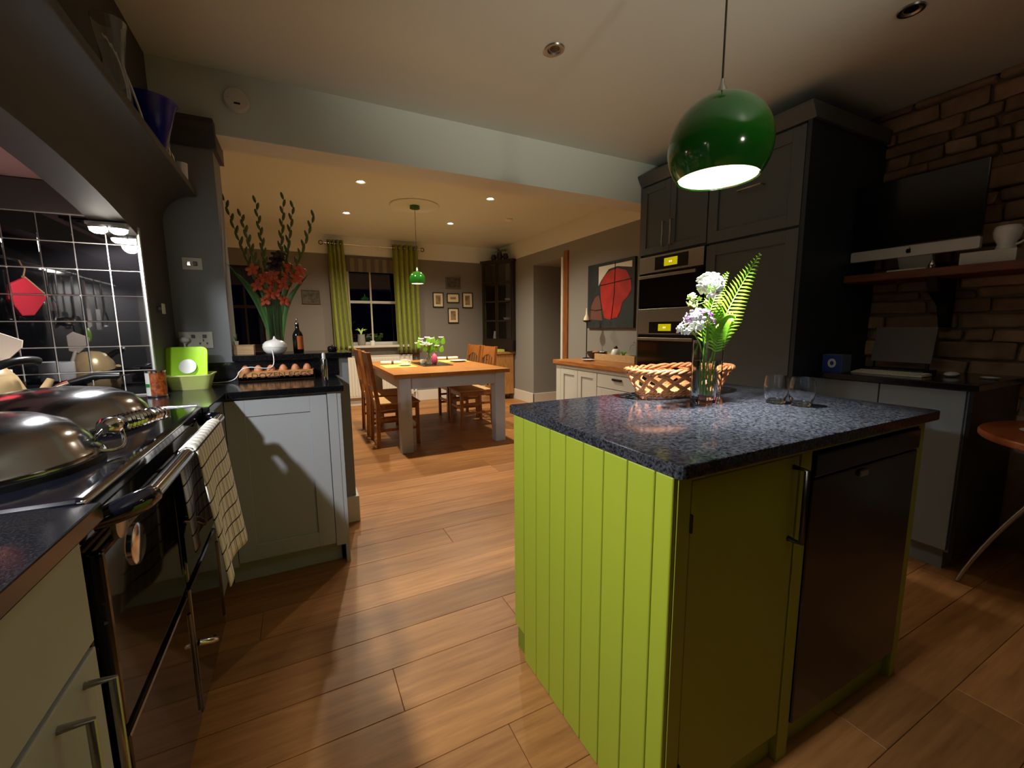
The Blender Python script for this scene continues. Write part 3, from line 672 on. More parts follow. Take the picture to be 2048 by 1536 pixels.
cab = bez((-.132, 2.655, LZ + .025), (-.128, 2.62, 1.06), (-.115, 2.61, .99), (-.145, 2.60, .985), 10) + bez((-.145, 2.60, .985), (-.19, 2.575, .975), (-.25, 2.565, 1.02), (-.285, 2.565, .97), 10)[1:] + bez((-.285, 2.565, .97), (-.30, 2.56, .925), (-.32, 2.55, .924), (-.42, 2.56, .924), 8)[1:] + bez((-.42, 2.56, .924), (-.50, 2.58, .924), (-.52, 2.64, .95), (-.51, 2.655, 1.13), 8)[1:]
obj('power_cable', MB().tube(cab, .0026, 7), 'cable_white', df, smooth=60)
wb = thing('wine_bottle', 'dark bottle with amber label and pourer on the granite ledge', 'bottle', (-.002, 2.80, LZ))
obj('bottle_body', MB().lathe([(.026, 0), (.028, .004), (.028, .10), (.022, .118), (.011, .135), (.010, .165), (.001, .166)], (-.002, 2.80, LZ), 24), 'wine_glass_dark', wb, smooth=50)
obj('bottle_label', arc_shell(-pi * .55, pi * .25, .0287, LZ + .02, LZ + .098, (-.002, 2.80)), 'amber_label', wb, smooth=40)
obj('pourer', MB().lathe([(.010, .163), (.011, .175), (.004, .182), (.004, .20), (.001, .202)], (-.002, 2.80, LZ), 14), 'chrome', wb, smooth=50)
pj = thing('dark_jar', 'small squat dark jar with a shiny knob at the end of the ledge', 'jar', (.18, 2.78, LZ))
obj('jar', MB().lathe([(.022, 0), (.027, .006), (.027, .026), (.02, .034), (.001, .035)], (.18, 2.78, LZ), 20), 'wine_glass_dark', pj, smooth=50)
obj('knob', MB().lathe([(.004, .034), (.006, .04), (.001, .046)], (.18, 2.78, LZ), 10), 'chrome', pj, smooth=50)
# gladioli
VX, VY = -.115, 2.87
gv = thing('flower_vase', 'tall clear glass vase on the ledge filled with gladiolus stems', 'vase', (VX, VY, LZ))
obj('glass', MB().lathe([(.035, 0), (.037, .004), (.036, .12), (.044, .30), (.047, .32), (.045, .32), (.041, .30), (.033, .12), (.033, .012), (.001, .012)], (VX, VY, LZ), 28, True, False), 'glass', gv, smooth=50)
obj('water', MB().lathe([(.0325, .0125), (.0325, .12), (.034, .16), (.001, .16)], (VX, VY, LZ), 24), 'water', gv, smooth=50)
tips = [(-.315, 2.90, 1.905, 0), (-.24, 2.86, 1.82, 1), (-.165, 2.92, 1.915, 0), (-.022, 2.86, 1.935, 1), (.024, 2.90, 1.905, 0), (.13, 2.84, 1.85, 1)]
glab = ('nearest the pier', 'second from the pier', 'third from the pier', 'tallest one', 'one beside the tallest', 'leaning furthest from the pier')
for k, (x, yy, zz, fl_) in enumerate(tips):
    g = thing('gladiolus', 'orange gladiolus spike in the tall vase, ' + glab[k], 'flower', (VX, VY, LZ + .02), 'gladioli in the tall vase')
    a = (k - 2.5) / 6
    p0 = (VX + .02 * a, VY + .01 * cos(k), LZ + .02); path = bez(p0, (VX + .03 * a, VY, LZ + .3), (VX + (x - VX) * .55, yy, 1.5), (x, yy, zz), 16)
    obj('stem', MB().tube(path, [.005] * 10 + [.004, .0035, .003, .0025, .002, .0015, .001], 6), 'leaf_olive', g, smooth=60)
    for q in [8.5 + .5 * w for w in range(16)]:
        p = path[int(q)].lerp(path[min(int(q) + 1, 16)], q - int(q)); s_ = 1 if int(q * 2) % 2 else -1
        obj('bud', MB().sphere((0, 0, 0), .013, 8, 6, (.62, .62, 3.0 - (q - 8) * .17)).xf(T3(p.x + s_ * .006, p.y - .004, p.z + .012) @ R3('Y', s_ * 14)), 'leaf_olive', g, smooth=180)
    fz = {1: [(7, 1), (8, -1), (9, 1), (10, -1)], 2: [(6, -1), (8, 1), (9, -1)], 3: [(8, 1), (9, -1)], 4: [(6, 1), (7, -1), (9, 1), (10, 1)], 5: [(9, 1), (10, 1)]}.get(k, [])
    for q, s_ in fz:
        if k == 2 and q < 9: mt = 'gladiolus_orange'
        else: mt = 'gladiolus_orange'
        p = path[q]; mb = MB(); st = 0
        for m_ in range(5):
            st = len(mb.v); mb.sphere((0, .022, .012), .018, 8, 6, (.75, 1.1, .35)); mb.xf(R3('Z', m_ * 72) , st)
        mb.xf(T3(p.x + s_ * .022, p.y - .03, p.z) @ R3('X', 65) @ R3('Y', s_ * 25))
        obj('bloom', mb, mt, g, smooth=180)
gd = thing('dark_gladiolus', 'dark maroon bloom in the middle of the gladioli', 'flower', (VX, VY, LZ + .02))
path = bez((VX, VY - .01, LZ + .02), (VX, VY, 1.3), (-.09, 2.83, 1.45), (-.082, 2.82, 1.60), 10)
obj('stem', MB().tube(path, .004, 6), 'leaf_olive', gd, smooth=60)
for q in range(3):
    mb = MB()
    for m_ in range(5):
        st = len(mb.v); mb.sphere((0, .022, .012), .02, 8, 6, (.8, 1.1, .35)); mb.xf(R3('Z', m_ * 72), st)
    mb.xf(T3(-.09 + .012 * q, 2.80, 1.54 + q * .03) @ R3('X', 60 - q * 10)); obj('bloom', mb, 'gladiolus_dark', gd, smooth=180)
def blade(path, w, mat_, name, root):
    mb = MB(); n = len(path)
    for k, p in enumerate(path):
        s_ = k / (n - 1); ww = w * (1 - s_ ** 3) * (0.6 + .4 * min(1, s_ * 3)); t = (path[min(k + 1, n - 1)] - path[max(k - 1, 0)]).normalized(); u = t.cross(Vector((0, -1, .2))).normalized()
        mb.v += [tuple(p - u * ww), tuple(p + Vector((0, -.003, 0))), tuple(p + u * ww), tuple(p + Vector((0, .002, 0)))]
    for k in range(n - 1):
        a = k * 4; b = a + 4
        for i in range(4):
            j = (i + 1) % 4; mb.f.append((a + i, a + j, b + j, b + i))
    return obj(name, mb, mat_, root, smooth=60)
for k, (x, zz) in enumerate(((-.33, 1.56), (-.28, 1.50), (-.20, 1.45), (-.16, 1.50), (-.10, 1.46), (-.05, 1.50), (.0, 1.52), (.09, 1.52), (.05, 1.46))):
    blade(bez((VX + (k - 4) * .006, VY - .005 * (k % 3), LZ + .03), (VX + (k - 4) * .012, VY - .01, LZ + .25), (VX + (x - VX) * .5, VY - .03, 1.42), (x, VY - .06 + .03 * (k % 3), zz), 12), .013, 'leaf_dark', 'leaf', gv)
# plates on the pier
sw = thing('light_switch', 'grey metal light switch plate high on the pier', 'switch', (-.45, 2.665, 1.49))
obj('plate', B(-.492, -.408, 2.664, 2.672, 1.489, 1.548), 'grey_plate', sw, bevel=.002)
for xx in (-.463, -.437): obj('rocker', B(xx - .008, xx + .008, 2.658, 2.664, 1.508, 1.530), 'chrome' if xx < -.45 else 'dark_metal', sw, bevel=.002)
so = thing('double_socket', 'grey double wall socket low on the pier', 'socket', (-.466, 2.665, 1.09))
obj('plate', B(-.538, -.396, 2.664, 2.672, 1.095, 1.180), 'grey_plate', so, bevel=.002)
for xx in (-.478, -.43): obj('switch', B(xx - .008, xx + .008, 2.659, 2.664, 1.148, 1.165), 'black_plastic', so, bevel=.001)
obj('slots', MB().box(-.455, -.448, 2.6625, 2.664, 1.115, 1.125).box(-.425, -.418, 2.6625, 2.664, 1.115, 1.125).box(-.439, -.434, 2.6625, 2.664, 1.130, 1.142), 'black_plastic', so)
pl = thing('round_plug', 'white mushroom-shaped plug pushed into the double socket', 'plug', (-.512, 2.645, 1.11))
obj('plug_head', MB().lathe([(.006, 0), (.02, .004), (.024, .012), (.02, .024), (.001, .03)], (-.512, 2.64, 1.125), 20), 'white_plastic', pl, smooth=60)
obj('plug_pin_block', B(-.522, -.502, 2.64, 2.664, 1.12, 1.14), 'white_plastic', pl, bevel=.002); obj('plug_neck', MB().tube([(-.512, 2.64, 1.127), (-.512, 2.64, 1.095)], .005, 8), 'white_plastic', pl, smooth=60)
hk = thing('wall_hook', 'small white hook plate on the side of the chimney breast', 'hook', (-.545, 2.43, 1.26))
obj('arm', B(-.55, -.532, 2.42, 2.432, 1.278, 1.292), 'grey_plate', hk, bevel=.002); obj('plate', B(-.535, -.530, 2.405, 2.447, 1.262, 1.308), 'white_plastic', hk, bevel=.002)

# ------------------------------------------------------------------ island
IX0, IX1, IY0, IY1 = .645, 1.79, .555, 1.312
o = obj('island_worktop', MB().prism(rsq((IX0 + IX1) / 2, (IY0 + IY1) / 2, (IX1 - IX0) / 2, (IY1 - IY0) / 2, .012, 3), 'z', WZ - .03, WZ), 'granite', bevel=.003)
tag(o, 'speckled black granite worktop of the kitchen island', 'worktop')
isl = thing('kitchen_island', 'kitchen island with lime green tongue-and-groove boards on its end', 'island', (1.2, .93, 0))
obj('carcass', B(.672, 1.132, .60, 1.27, .06, WZ - .031), 'lime_paint', isl); obj('end_panel', B(1.735, 1.755, .60, 1.27, 0, WZ - .031), 'lime_paint', isl); obj('back_panel', B(1.132, 1.735, 1.25, 1.27, 0, WZ - .031), 'lime_paint', isl)
obj('backing_panel', B(.664, .672, .58, 1.285, .0, WZ - .031), 'lime_groove', isl)
edges = [.578, .628, .712, .796, .879, .962, 1.045, 1.128, 1.212, 1.285]
for k in range(len(edges) - 1):
    z0 = .10 if k == len(edges) - 2 else .001
    obj('board', B(.650, .6645, edges[k] + .0015, edges[k + 1] - .0015, z0, WZ - .031), 'lime_paint', isl, bevel=.0035, seg=2)
obj('corner_post', B(.665, .703, .578, .60, 0, WZ - .031), 'lime_paint', isl, bevel=.001)
dd = obj('door', B(.707, 1.085, .580, .60, .09, .872), 'lime_paint', isl, bevel=.002)
obj('hinge', B(.7025, .708, .574, .58, .76, .80), 'dark_metal', dd); obj('hinge', B(.7025, .708, .574, .58, .16, .20), 'dark_metal', dd)
obj('handle', MB().tube([(1.062, .58, .845), (1.062, .548, .845), (1.062, .548, .66), (1.062, .58, .66)], .007, 8), 'dark_metal', dd, smooth=50)
obj('top_rail', B(.703, 1.75, .578, .60, .875, WZ - .031), 'lime_paint', isl)
obj('stile', B(1.09, 1.135, .578, .60, .0, .875), 'lime_paint', isl, bevel=.001); obj('stile', B(1.715, 1.755, .578, .60, .0, .875), 'lime_paint', isl, bevel=.001)
obj('plinth', B(.703, 1.755, .60, .62, 0, .09), 'lime_paint', isl)
dw = thing('dishwasher', 'black dishwasher built into the dark front of the island', 'dishwasher', (1.425, .59, .09))
obj('door_panel', B(1.14, 1.71, .574, .60, .10, .80), 'dishwasher_black', dw, bevel=.003)
obj('control_strip', B(1.14, 1.71, .570, .60, .806, .868), 'dishwasher_black', dw, bevel=.004)
obj('grip', B(1.36, 1.40, .566, .574, .772, .79), 'brushed_steel', dw, bevel=.002)
# basket
BX, BY = 1.355, 1.195
bs = thing('wicker_basket', 'oval woven wicker basket on the island worktop', 'basket', (BX, BY, WZ))
def brim(a, s_, off=0):   # point on the flaring side: s_ 0 base .. 1 rim
    rx = .195 + (.248 - .195) * s_ + off; ry = .078 + (.110 - .078) * s_ + off
    e = 0.75
    ca, sa = cos(a), sin(a); qx = math.copysign(abs(ca) ** e, ca); qy = math.copysign(abs(sa) ** e, sa)
    return Vector((BX + rx * qx, BY + ry * qy, WZ + .012 + .088 * s_))
NS = 15
for d_ in (1, -1):
    for k in range(NS):
        for w in range(3):
            a0 = 2 * pi * k / NS + w * .050
            pts = [brim(a0 + d_ * .80 * t / 7, t / 7, .003 * sin(t * pi / 1.75 + (0 if d_ > 0 else pi))) for t in range(8)]
            obj('strand', MB().tube(pts, .0036, 5), 'wicker', bs, smooth=60)
for s_, r in ((0.0, .006), (.10, .005)):
    for ph_ in (0, pi):
        obj('base_coil', MB().tube([brim(2 * pi * t / 72, s_, .004 * cos(t * 2.2 + ph_)) + Vector((0, 0, .004 * sin(t * 2.2 + ph_))) for t in range(72)], r, 6, True), 'wicker', bs, smooth=60)
for ph_ in (0, 2 * pi / 3, 4 * pi / 3):
    obj('rim_braid', MB().tube([brim(2 * pi * t / 96, 1.0, .007 * cos(t * 12 * 2 * pi / 96 + ph_)) + Vector((0, 0, .002 + .007 * sin(t * 12 * 2 * pi / 96 + ph_))) for t in range(96)], .0052, 6, True), 'wicker', bs, smooth=60)
mb = MB()
for k in range(9):
    yy = BY - .064 + k * .016; hx = .17 * sqrt(max(.05, 1 - ((k - 4) / 5) ** 2)); mb.tube([(BX - hx, yy, WZ + .010), (BX, yy, WZ + .012), (BX + hx, yy, WZ + .010)], .006, 5)
obj('base_weave', mb, 'wicker', bs, smooth=60)
# vase with fern and flowers
VX2, VY2 = 1.262, 1.0
vs_ = thing('square_vase', 'square clear glass vase half full of water on the island', 'vase', (VX2, VY2, WZ))
hw = .0365
mb = loft([(rsq(VX2, VY2, hw, hw, .006, 3), WZ + .001), (rsq(VX2, VY2, hw + .001, hw + .001, .006, 3), WZ + .22), (rsq(VX2, VY2, hw - .003, hw - .003, .005, 3), WZ + .22), (rsq(VX2, VY2, hw - .003, hw - .003, .005, 3), WZ + .016)])
vo = obj('glass', mb, 'glass', vs_, smooth=40); vs_.rotation_euler = (0, 0, 0)
obj('water', loft([(rsq(VX2, VY2, hw - .0032, hw - .0032, .005, 3), WZ + .0165), (rsq(VX2, VY2, hw - .0032, hw - .0032, .005, 3), WZ + .15)]), 'water', vs_, smooth=40)
def frond(path, wmax, name, label):
    g = thing(name, label, 'fern', tuple(path[0]), 'fern fronds in the square vase')
    obj('midrib', MB().tube(path, [.0028 * (1 - .75 * k / (len(path) - 1)) for k in range(len(path))], 6), 'stem_green', g, smooth=60)
    n = len(path); N = 25; start = .34
    mb = MB()
    for k in range(N):
        s_ = start + (1 - start) * k / (N - .5); f = s_ * (n - 1); i = min(int(f), n - 2); p = path[i].lerp(path[i + 1], f - i); t = (path[i + 1] - path[i]).normalized()
        q = (s_ - start) / (1 - start); ln = wmax * (sin(min(1, q * 2.4 + .35) * pi / 2)) * (1 - q) ** .75 + .004
        view = Vector((-.35, -.9, .25)).normalized(); u = t.cross(view).normalized(); nrm = u.cross(t).normalized()
        for sg in (1, -1):
            dr_ = (u * sg * .9 + t * .42 + nrm * .10).normalized(); w2 = (t * .9 - u * sg * .3).normalized() * min(.0042, .0022 + ln * .03)
            m0 = p; m1 = p + dr_ * ln * .5 + nrm * .004; m2 = p + dr_ * ln
            o_ = len(mb.v); th = nrm * .0006
            for c_ in (m0 - w2 * .6, m0 + w2 * .6, m1 + w2, m2, m1 - w2):
                mb.v.append(tuple(c_ + th))
            for c_ in (m0 - w2 * .6, m0 + w2 * .6, m1 + w2, m2, m1 - w2):
                mb.v.append(tuple(c_ - th))
            mb.f += [(o_, o_ + 1, o_ + 2, o_ + 4), (o_ + 4, o_ + 2, o_ + 3), (o_ + 5, o_ + 9, o_ + 7, o_ + 6), (o_ + 9, o_ + 8, o_ + 7)]
            for a_, b_ in ((0, 1), (1, 2), (2, 3), (3, 4), (4, 0)): mb.f.append((o_ + a_, o_ + 5 + a_, o_ + 5 + b_, o_ + b_))
    lf_ = obj('leaflets', mb, 'fern_green', g); lf_['kind'] = 'stuff'
base = Vector((VX2, VY2, WZ + .03))
frond(bez(base, (1.265, 1.0, 1.15), (1.36, .99, 1.28), (1.513, 1.0, 1.447), 22), .075, 'fern_frond', 'long bright fern frond leaning highest out of the square vase')
frond(bez(base + Vector((-.008, .01, 0)), (1.26, 1.02, 1.15), (1.30, 1.04, 1.28), (1.41, 1.05, 1.38), 22), .06, 'fern_frond', 'shorter fern frond behind the longest one in the square vase')
frond(bez(base + Vector((.008, -.005, 0)), (1.275, .99, 1.12), (1.29, .97, 1.24), (1.33, .955, 1.21), 22), .055, 'fern_frond', 'small drooping fern frond low at the mouth of the square vase')
def posy(name, label, top, n, spread, mat_, r, seed, extra=None):
    rs = random.Random(seed); g = thing(name, label, 'flower', tuple(base), 'cut flowers in the square vase'); top = Vector(top)
    obj('stem', MB().tube(bez(base + Vector((rs.uniform(-.012, .012), rs.uniform(-.012, .012), 0)), (VX2, VY2, 1.12), (VX2 * .5 + top.x * .5, VY2, 1.17), top, 10), .0022, 6), 'stem_green', g, smooth=60)
    for k in range(n):
        v = Vector((rs.gauss(0, 1), rs.gauss(0, 1), rs.gauss(.3, .8))); v = v.normalized() * spread * (.5 + .6 * rs.random()); c_ = top + Vector((v.x * 1.25, v.y, v.z * .8))
        obj('pedicel', MB().tube([top - Vector((0, 0, .012)), c_], .0008, 4), 'stem_green', g)
        mb = MB()
        for m_ in range(5):
            st = len(mb.v); mb.sphere((0, r * .75, 0), r * .55, 7, 5, (.85, 1.1, .3)); mb.xf(R3('Z', m_ * 72) @ R3('X', 18), st)
        mb.xf(T3(*c_) @ v.to_track_quat('Z', 'Y').to_matrix().to_4x4())
        fo = obj('blossom', mb, mat_ if not (extra and k % 4 == 0) else extra, g, smooth=180)
posy('white_flower', 'big white flower head highest in the square vase', (1.255, 1.0, 1.325), 24, .040, 'petal_white', .016, 1)
posy('white_flower', 'white flower head at the middle left of the square vase bouquet', (1.19, .985, 1.208), 22, .036, 'petal_white', .015, 2, 'petal_purple')
posy('white_flower', 'small white flower head lowest in the bouquet', (1.132, .98, 1.178), 11, .024, 'petal_white', .010, 3)
posy('bud_spray', 'spray of pale green buds in the square vase', (1.19, 1.0, 1.27), 12, .03, 'bud_green', .008, 4)
posy('bud_spray', 'loose green bud spray at the heart of the bouquet', (1.235, .985, 1.20), 10, .035, 'bud_green', .008, 5, 'petal_purple')
# tumblers
for k, (x, y) in enumerate(((1.475, .885), (1.495, .81))):
    t = obj('glass_tumbler', MB().lathe([(.024, 0), (.029, .003), (.036, .028), (.0385, .05), (.037, .075), (.0335, .095), (.0320, .095), (.0355, .075), (.037, .05), (.034, .03), (.026, .013), (.001, .011)], (x, y, WZ + .0005), 32, True, False), 'glass', smooth=60)
    tag(t, ('rounded clear glass tumbler closer to the square vase', 'rounded clear glass tumbler nearer the corner of the island')[k], 'glass', 'tumblers on the island')

# ------------------------------------------------------------------ lamps
def globe_pendant(name, label, c, r, ro, ceil, power, col, bulb_mat, cord_r=.003, rose_mat='shade_green', rose_r=.05, spot=86):
    t = thing(name, label, 'lamp', (c[0], c[1], c[2] - r))
    a1 = pi - math.asin(ro / r); N = 16
    outer = [(max(r * sin(a1 * k / N), .012), r * cos(a1 * k / N)) for k in range(N + 1)]
    inner = [(max((r - .006) * sin(a1 * k / N), .012), (r - .006) * cos(a1 * k / N)) for k in range(N, -1, -1)]
    s_ = obj('shade', MB().lathe(outer + [inner[0]], c, 48, False, False), 'shade_green', t, smooth=60)
    obj('shade_lining', MB().lathe(inner, c, 48, False, False), 'shade_inner', s_, smooth=60)
    obj('cord_grip', MB().lathe([(.014, 0), (.014, .02), (.007, .035), (.005, .05)], (c[0], c[1], c[2] + r - .006), 16), 'brushed_steel', t, smooth=40)
    obj('cord', MB().tube([(c[0], c[1], c[2] + r), (c[0], c[1], ceil)], cord_r, 8), 'dark_metal', t, smooth=60)
    obj('ceiling_cup', MB().lathe([(rose_r, -.035), (rose_r, -.002), (rose_r * .96, 0)], (c[0], c[1], ceil), 28), rose_mat, t, smooth=40)
    zb = c[2] - r * .12
    obj('bulb_holder', MB().lathe([(.018, .03), (.018, r - .01)], (c[0], c[1], zb), 16), 'white_plastic', t, smooth=40)
    obj('bulb', MB().sphere((c[0], c[1], zb + .012), .028, 16, 10), bulb_mat, t, smooth=180)
    light(name + '_light', 'SPOT', (c[0], c[1], zb - .045), power, col, .03, t, spot, .4)
    light(name + '_beam', 'SPOT', (c[0], c[1], zb - .046), power * 2.3, col, .03, t, 64, 1.0)
    return t
globe_pendant('globe_pendant', 'large glossy green globe pendant lamp hanging over the island', (1.2, .95, 1.735), .15, .118, CK, P_PENDANT, C_KITCH, 'bulb_glow', .003)
globe_pendant('globe_pendant', 'smaller green globe pendant lamp hanging over the dining table', (1.245, 4.83, 1.735), .088, .072, CD, P_PENDANT2, C_WARM, 'bulb_glow_small', .0025, 'shade_green', .055)
rs_ = obj('ceiling_rose', MB().lathe([(.265, 0), (.27, -.006), (.262, -.014), (.24, -.012), (.22, -.006), (.001, -.006)], (1.245, 4.83, CD), 48), 'ceiling_paint', smooth=40)
tag(rs_, 'flat round plaster ceiling rose above the dining pendant', 'ceiling rose')
dl_lab = ('glowing ceiling downlight nearest the beam on the gladioli side', 'glowing ceiling downlight nearest the lime curtains', 'glowing ceiling downlight nearest the beam on the painting side', 'glowing ceiling downlight near the far wall pictures')
for k, (x, y) in enumerate(((.61, 4.28), (.60, 5.46), (1.90, 4.25), (1.86, 5.44))):
    t = thing('downlight', dl_lab[k], 'downlight', (x, y, CD), 'lit downlights in the dining ceiling')
    obj('ring', MB().lathe([(.030, -.002), (.045, -.006), (.048, 0), (.030, 0)], (x, y, CD - .0005), 28, False, False), 'white_plastic', t, smooth=40)
    obj('lens', MB().lathe([(.030, -.001), (.02, -.004), (.001, -.005)], (x, y, CD), 24, False, True), 'bulb_glow', t, smooth=40)
    light('downlight_light', 'SPOT', (x, y, CD - .012), P_DOWN * 4, C_WARM, .028, t, 146, .85)
off_lab = ('unlit ceiling downlight in the middle of the kitchen ceiling', 'unlit ceiling downlight over the desk side of the kitchen', 'unlit ceiling downlight behind the island pendant cord')
for k, (x, y) in enumerate(((1.145, 1.81), (2.32, .965), (2.235, 1.80))):
    t = thing('downlight', off_lab[k], 'downlight', (x, y, CK), 'unlit downlights in the kitchen ceiling')
    obj('ring', MB().lathe([(.026, .002), (.034, -.006), (.044, -.006), (.046, 0), (.026, 0)], (x, y, CK - .001), 28, False, False), 'brushed_steel', t, smooth=40)
    obj('lens', MB().lathe([(.026, -.001), (.001, -.002)], (x, y, CK), 24, False, True), 'glass', t, smooth=40)
    obj('reflector', MB().lathe([(.024, -.0005), (.012, -.0015), (.001, -.0018)], (x, y, CK), 20, False, True), 'dark_metal', t, smooth=40)
sc_ = thing('wall_spotlight', 'added fill spotlight, unseen behind the viewpoint and aimed at the ceiling', 'lamp', (1.0, -1.62, 1.44))  # added fill lamp out of view, brightens the kitchen ceiling and beam
obj('wall_plate', B(.95, 1.05, -1.65, -1.625, 1.44, 1.54), 'brushed_steel', sc_, bevel=.004)
obj('arm', MB().tube([(1.0, -1.63, 1.49), (1.0, -1.56, 1.49)], .008, 8), 'brushed_steel', sc_, smooth=60)
obj('lamp_head', MB().lathe([(.05, -.05), (.10, -.04), (.13, .04), (.125, .04), (.095, -.034), (.001, -.034)], (0, 0, 0), 32, True, False).xf(T3(1.0, -1.55, 1.51) @ R3('X', -70)), 'brushed_steel', sc_, smooth=50)
obj('bulb', MB().sphere((1.0, -1.56, 1.505), .018, 12, 8), 'bulb_glow_small', sc_, smooth=180)
light('wall_spotlight_light', 'SPOT', (1.0, -1.49, 1.53), P_FILL, C_FILL, .11, sc_, 48, .9, (.10, cos(radians(25)), sin(radians(25))))
sa = thing('smoke_alarm', 'round white smoke alarm on the beam above the pier', 'smoke alarm', (-.197, 2.66, 2.27))
obj('case', MB().lathe([(.058, 0), (.058, .014), (.05, .03), (.03, .036), (.001, .037)], (0, 0, 0), 32).xf(T3(-.197, 2.669, 2.328) @ R3('X', 90)), 'alarm_white', sa, smooth=40)
obj('sounder_slot', B(-.207, -.180, 2.632, 2.640, 2.300, 2.309), 'black_plastic', sa); obj('led', B(-.232, -.229, 2.633, 2.642, 2.327, 2.330), 'black_plastic', sa)
o = obj('heat_detector', MB().lathe([(.05, 0), (.05, -.014), (.032, -.03), (.001, -.032)], (2.45, 4.93, CD), 28), 'alarm_white', smooth=40)
tag(o, 'small round white detector on the dining ceiling', 'detector')

# ------------------------------------------------------------------ tall unit with ovens
UX = 2.5
tu = thing('tall_cabinet', 'dark tall larder cabinet housing two steel-fronted ovens', 'cabinet', (2.9, 2.04, 0))
obj('carcass', B(UX + .02, 3.29, 1.437, 2.664, 0, .74), 'unit_dark', tu)
obj('upper_carcass', B(UX + .02, 3.29, 1.437, 2.664, 1.735, 2.27), 'unit_dark', tu)
obj('larder_carcass', B(UX + .02, 3.29, 1.437, 2.03, .74, 1.735), 'unit_dark', tu)
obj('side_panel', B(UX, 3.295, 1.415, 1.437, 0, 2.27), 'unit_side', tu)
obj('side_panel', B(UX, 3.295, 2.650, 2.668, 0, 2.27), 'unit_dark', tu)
obj('oven_back', B(3.1, 3.29, 2.03, 2.65, .74, 1.735), 'unit_dark', tu)
obj('cornice', MB().prism([(2.50, 2.27), (2.46, 2.335), (2.46, 2.35), (3.295, 2.35), (3.295, 2.27)], 'y', 1.395, 2.668), 'unit_dark', tu, bevel=.002)
shaker_x(tu, 'door', UX, 1.44, 2.03, .10, 1.72, 'unit_dark'); 
u1 = shaker_x(tu, 'door', UX, 1.44, 2.03, 1.735, 2.255, 'unit_dark'); obj('handle', MB().tube([(UX, 1.66, 2.01), (UX - .03, 1.66, 2.01), (UX - .03, 1.81, 2.01), (UX, 1.81, 2.01)], .006, 8), 'brushed_steel', u1, smooth=50)
for (a, b, h) in ((2.04, 2.36, 2.335), (2.363, 2.648, 2.41)):
    u1 = shaker_x(tu, 'door', UX, a, b, 1.745, 2.255, 'unit_dark', .05); obj('handle', MB().tube([(UX, h, 1.785), (UX - .025, h, 1.785), (UX - .025, h, 1.96), (UX, h, 1.96)], .007, 8), 'brushed_steel', u1, smooth=50)
shaker_x(tu, 'drawer', UX, 2.04, 2.645, .10, .73, 'unit_dark')
def oven(label, z0, zc, z1, dy0, dy1, dz0, dz1):
    t = thing('built_in_oven', label, 'oven', (UX + .05, 2.34, z0), 'built-in ovens')
    obj('cavity', B(UX + .02, 3.09, 2.035, 2.648, z0, z1), 'black_plastic', t)
    obj('glass_door', B(UX - .012, UX + .02, 2.04, 2.645, z0, zc - .003), 'oven_glass', t, bevel=.003)
    obj('control_panel', B(UX - .014, UX + .02, 2.04, 2.645, zc, z1), 'brushed_steel', t, bevel=.003)
    d = obj('display', B(UX - .016, UX - .013, dy0, dy1, dz0, dz1), 'display_dark', t)
    m = (dy0 + dy1) / 2; zm = (dz0 + dz1) / 2; h = (dz1 - dz0) * .30
    obj('lit_screen', B(UX - .018, UX - .0155, m - .062, m + .062, zm - h, zm + h), 'display_yellow', d)
    for q in (-.012, .004): obj('lit_digit', B(UX - .0188, UX - .0178, m + q, m + q + .010, zm - .006, zm + .006), 'display_text', d)
    obj('handle', MB().tube([(UX - .012, 2.10, zc - .035), (UX - .045, 2.10, zc - .035)], .008, 8).tube([(UX - .012, 2.58, zc - .035), (UX - .045, 2.58, zc - .035)], .008, 8).box(UX - .055, UX - .04, 2.07, 2.61, zc - .046, zc - .024), 'brushed_steel', t, bevel=.002)
oven('upper built-in oven with yellow display in the tall dark cabinet', 1.335, 1.60, 1.725, 2.17, 2.48, 1.615, 1.71)
oven('lower built-in oven with yellow display in the tall dark cabinet', .745, 1.125, 1.325, 2.20, 2.52, 1.135, 1.222)

# desk run
dk = thing('desk_cabinet', 'blue-grey base cabinet of the desk beside the tall unit', 'cabinet', (2.95, 1.08, 0))
obj('body', B(2.71, 3.27, .75, 1.412, .10, WZ - .032), 'desk_grey', dk)
obj('end_panel', B(2.69, 3.27, .735, .75, .08, WZ - .032), 'black_plastic', dk)
for (a, b) in ((.76, 1.08), (1.086, 1.41)):
    obj('door', B(2.688, 2.71, a, b, .115, WZ - .036), 'desk_grey', dk, bevel=.002)
obj('plinth', B(2.74, 3.2, .78, 1.41, 0, .10), 'desk_grey', dk)
o = obj('desk_worktop', B(2.66, 3.29, .715, 1.413, WZ - .03, WZ), 'granite_edge', bevel=.003)
tag(o, 'dark granite top of the desk run beneath the wall shelf', 'worktop')
cb_ = thing('cube_box', 'small blue and grey cube box with a white ring on the desk', 'box', (2.77, 1.33, WZ))
obj('cube', B(2.735, 2.835, 1.285, 1.385, WZ, WZ + .098), 'box_grey', cb_, bevel=.002)
obj('blue_face', B(2.7345, 2.7352, 1.287, 1.383, WZ + .002, WZ + .096), 'box_blue', cb_)
obj('white_ring', MB().lathe([(.010, -.0006), (.021, -.0006), (.021, .0006), (.010, .0006)], (0, 0, 0), 24, False, False).xf(T3(2.734, 1.335, WZ + .05) @ R3('Y', 90) @ Matrix.Diagonal((1.25, 1, 1, 1))), 'box_white', cb_)
kb = thing('keyboard', 'slim white keyboard lying on the desk', 'keyboard', (2.85, 1.10, WZ))
obj('base', MB().prism([(2.79, WZ + .001), (2.905, WZ + .001), (2.905, WZ + .014), (2.79, WZ + .006)], 'y', .955, 1.265), 'keyboard_white', kb, bevel=.002)
mb = MB()
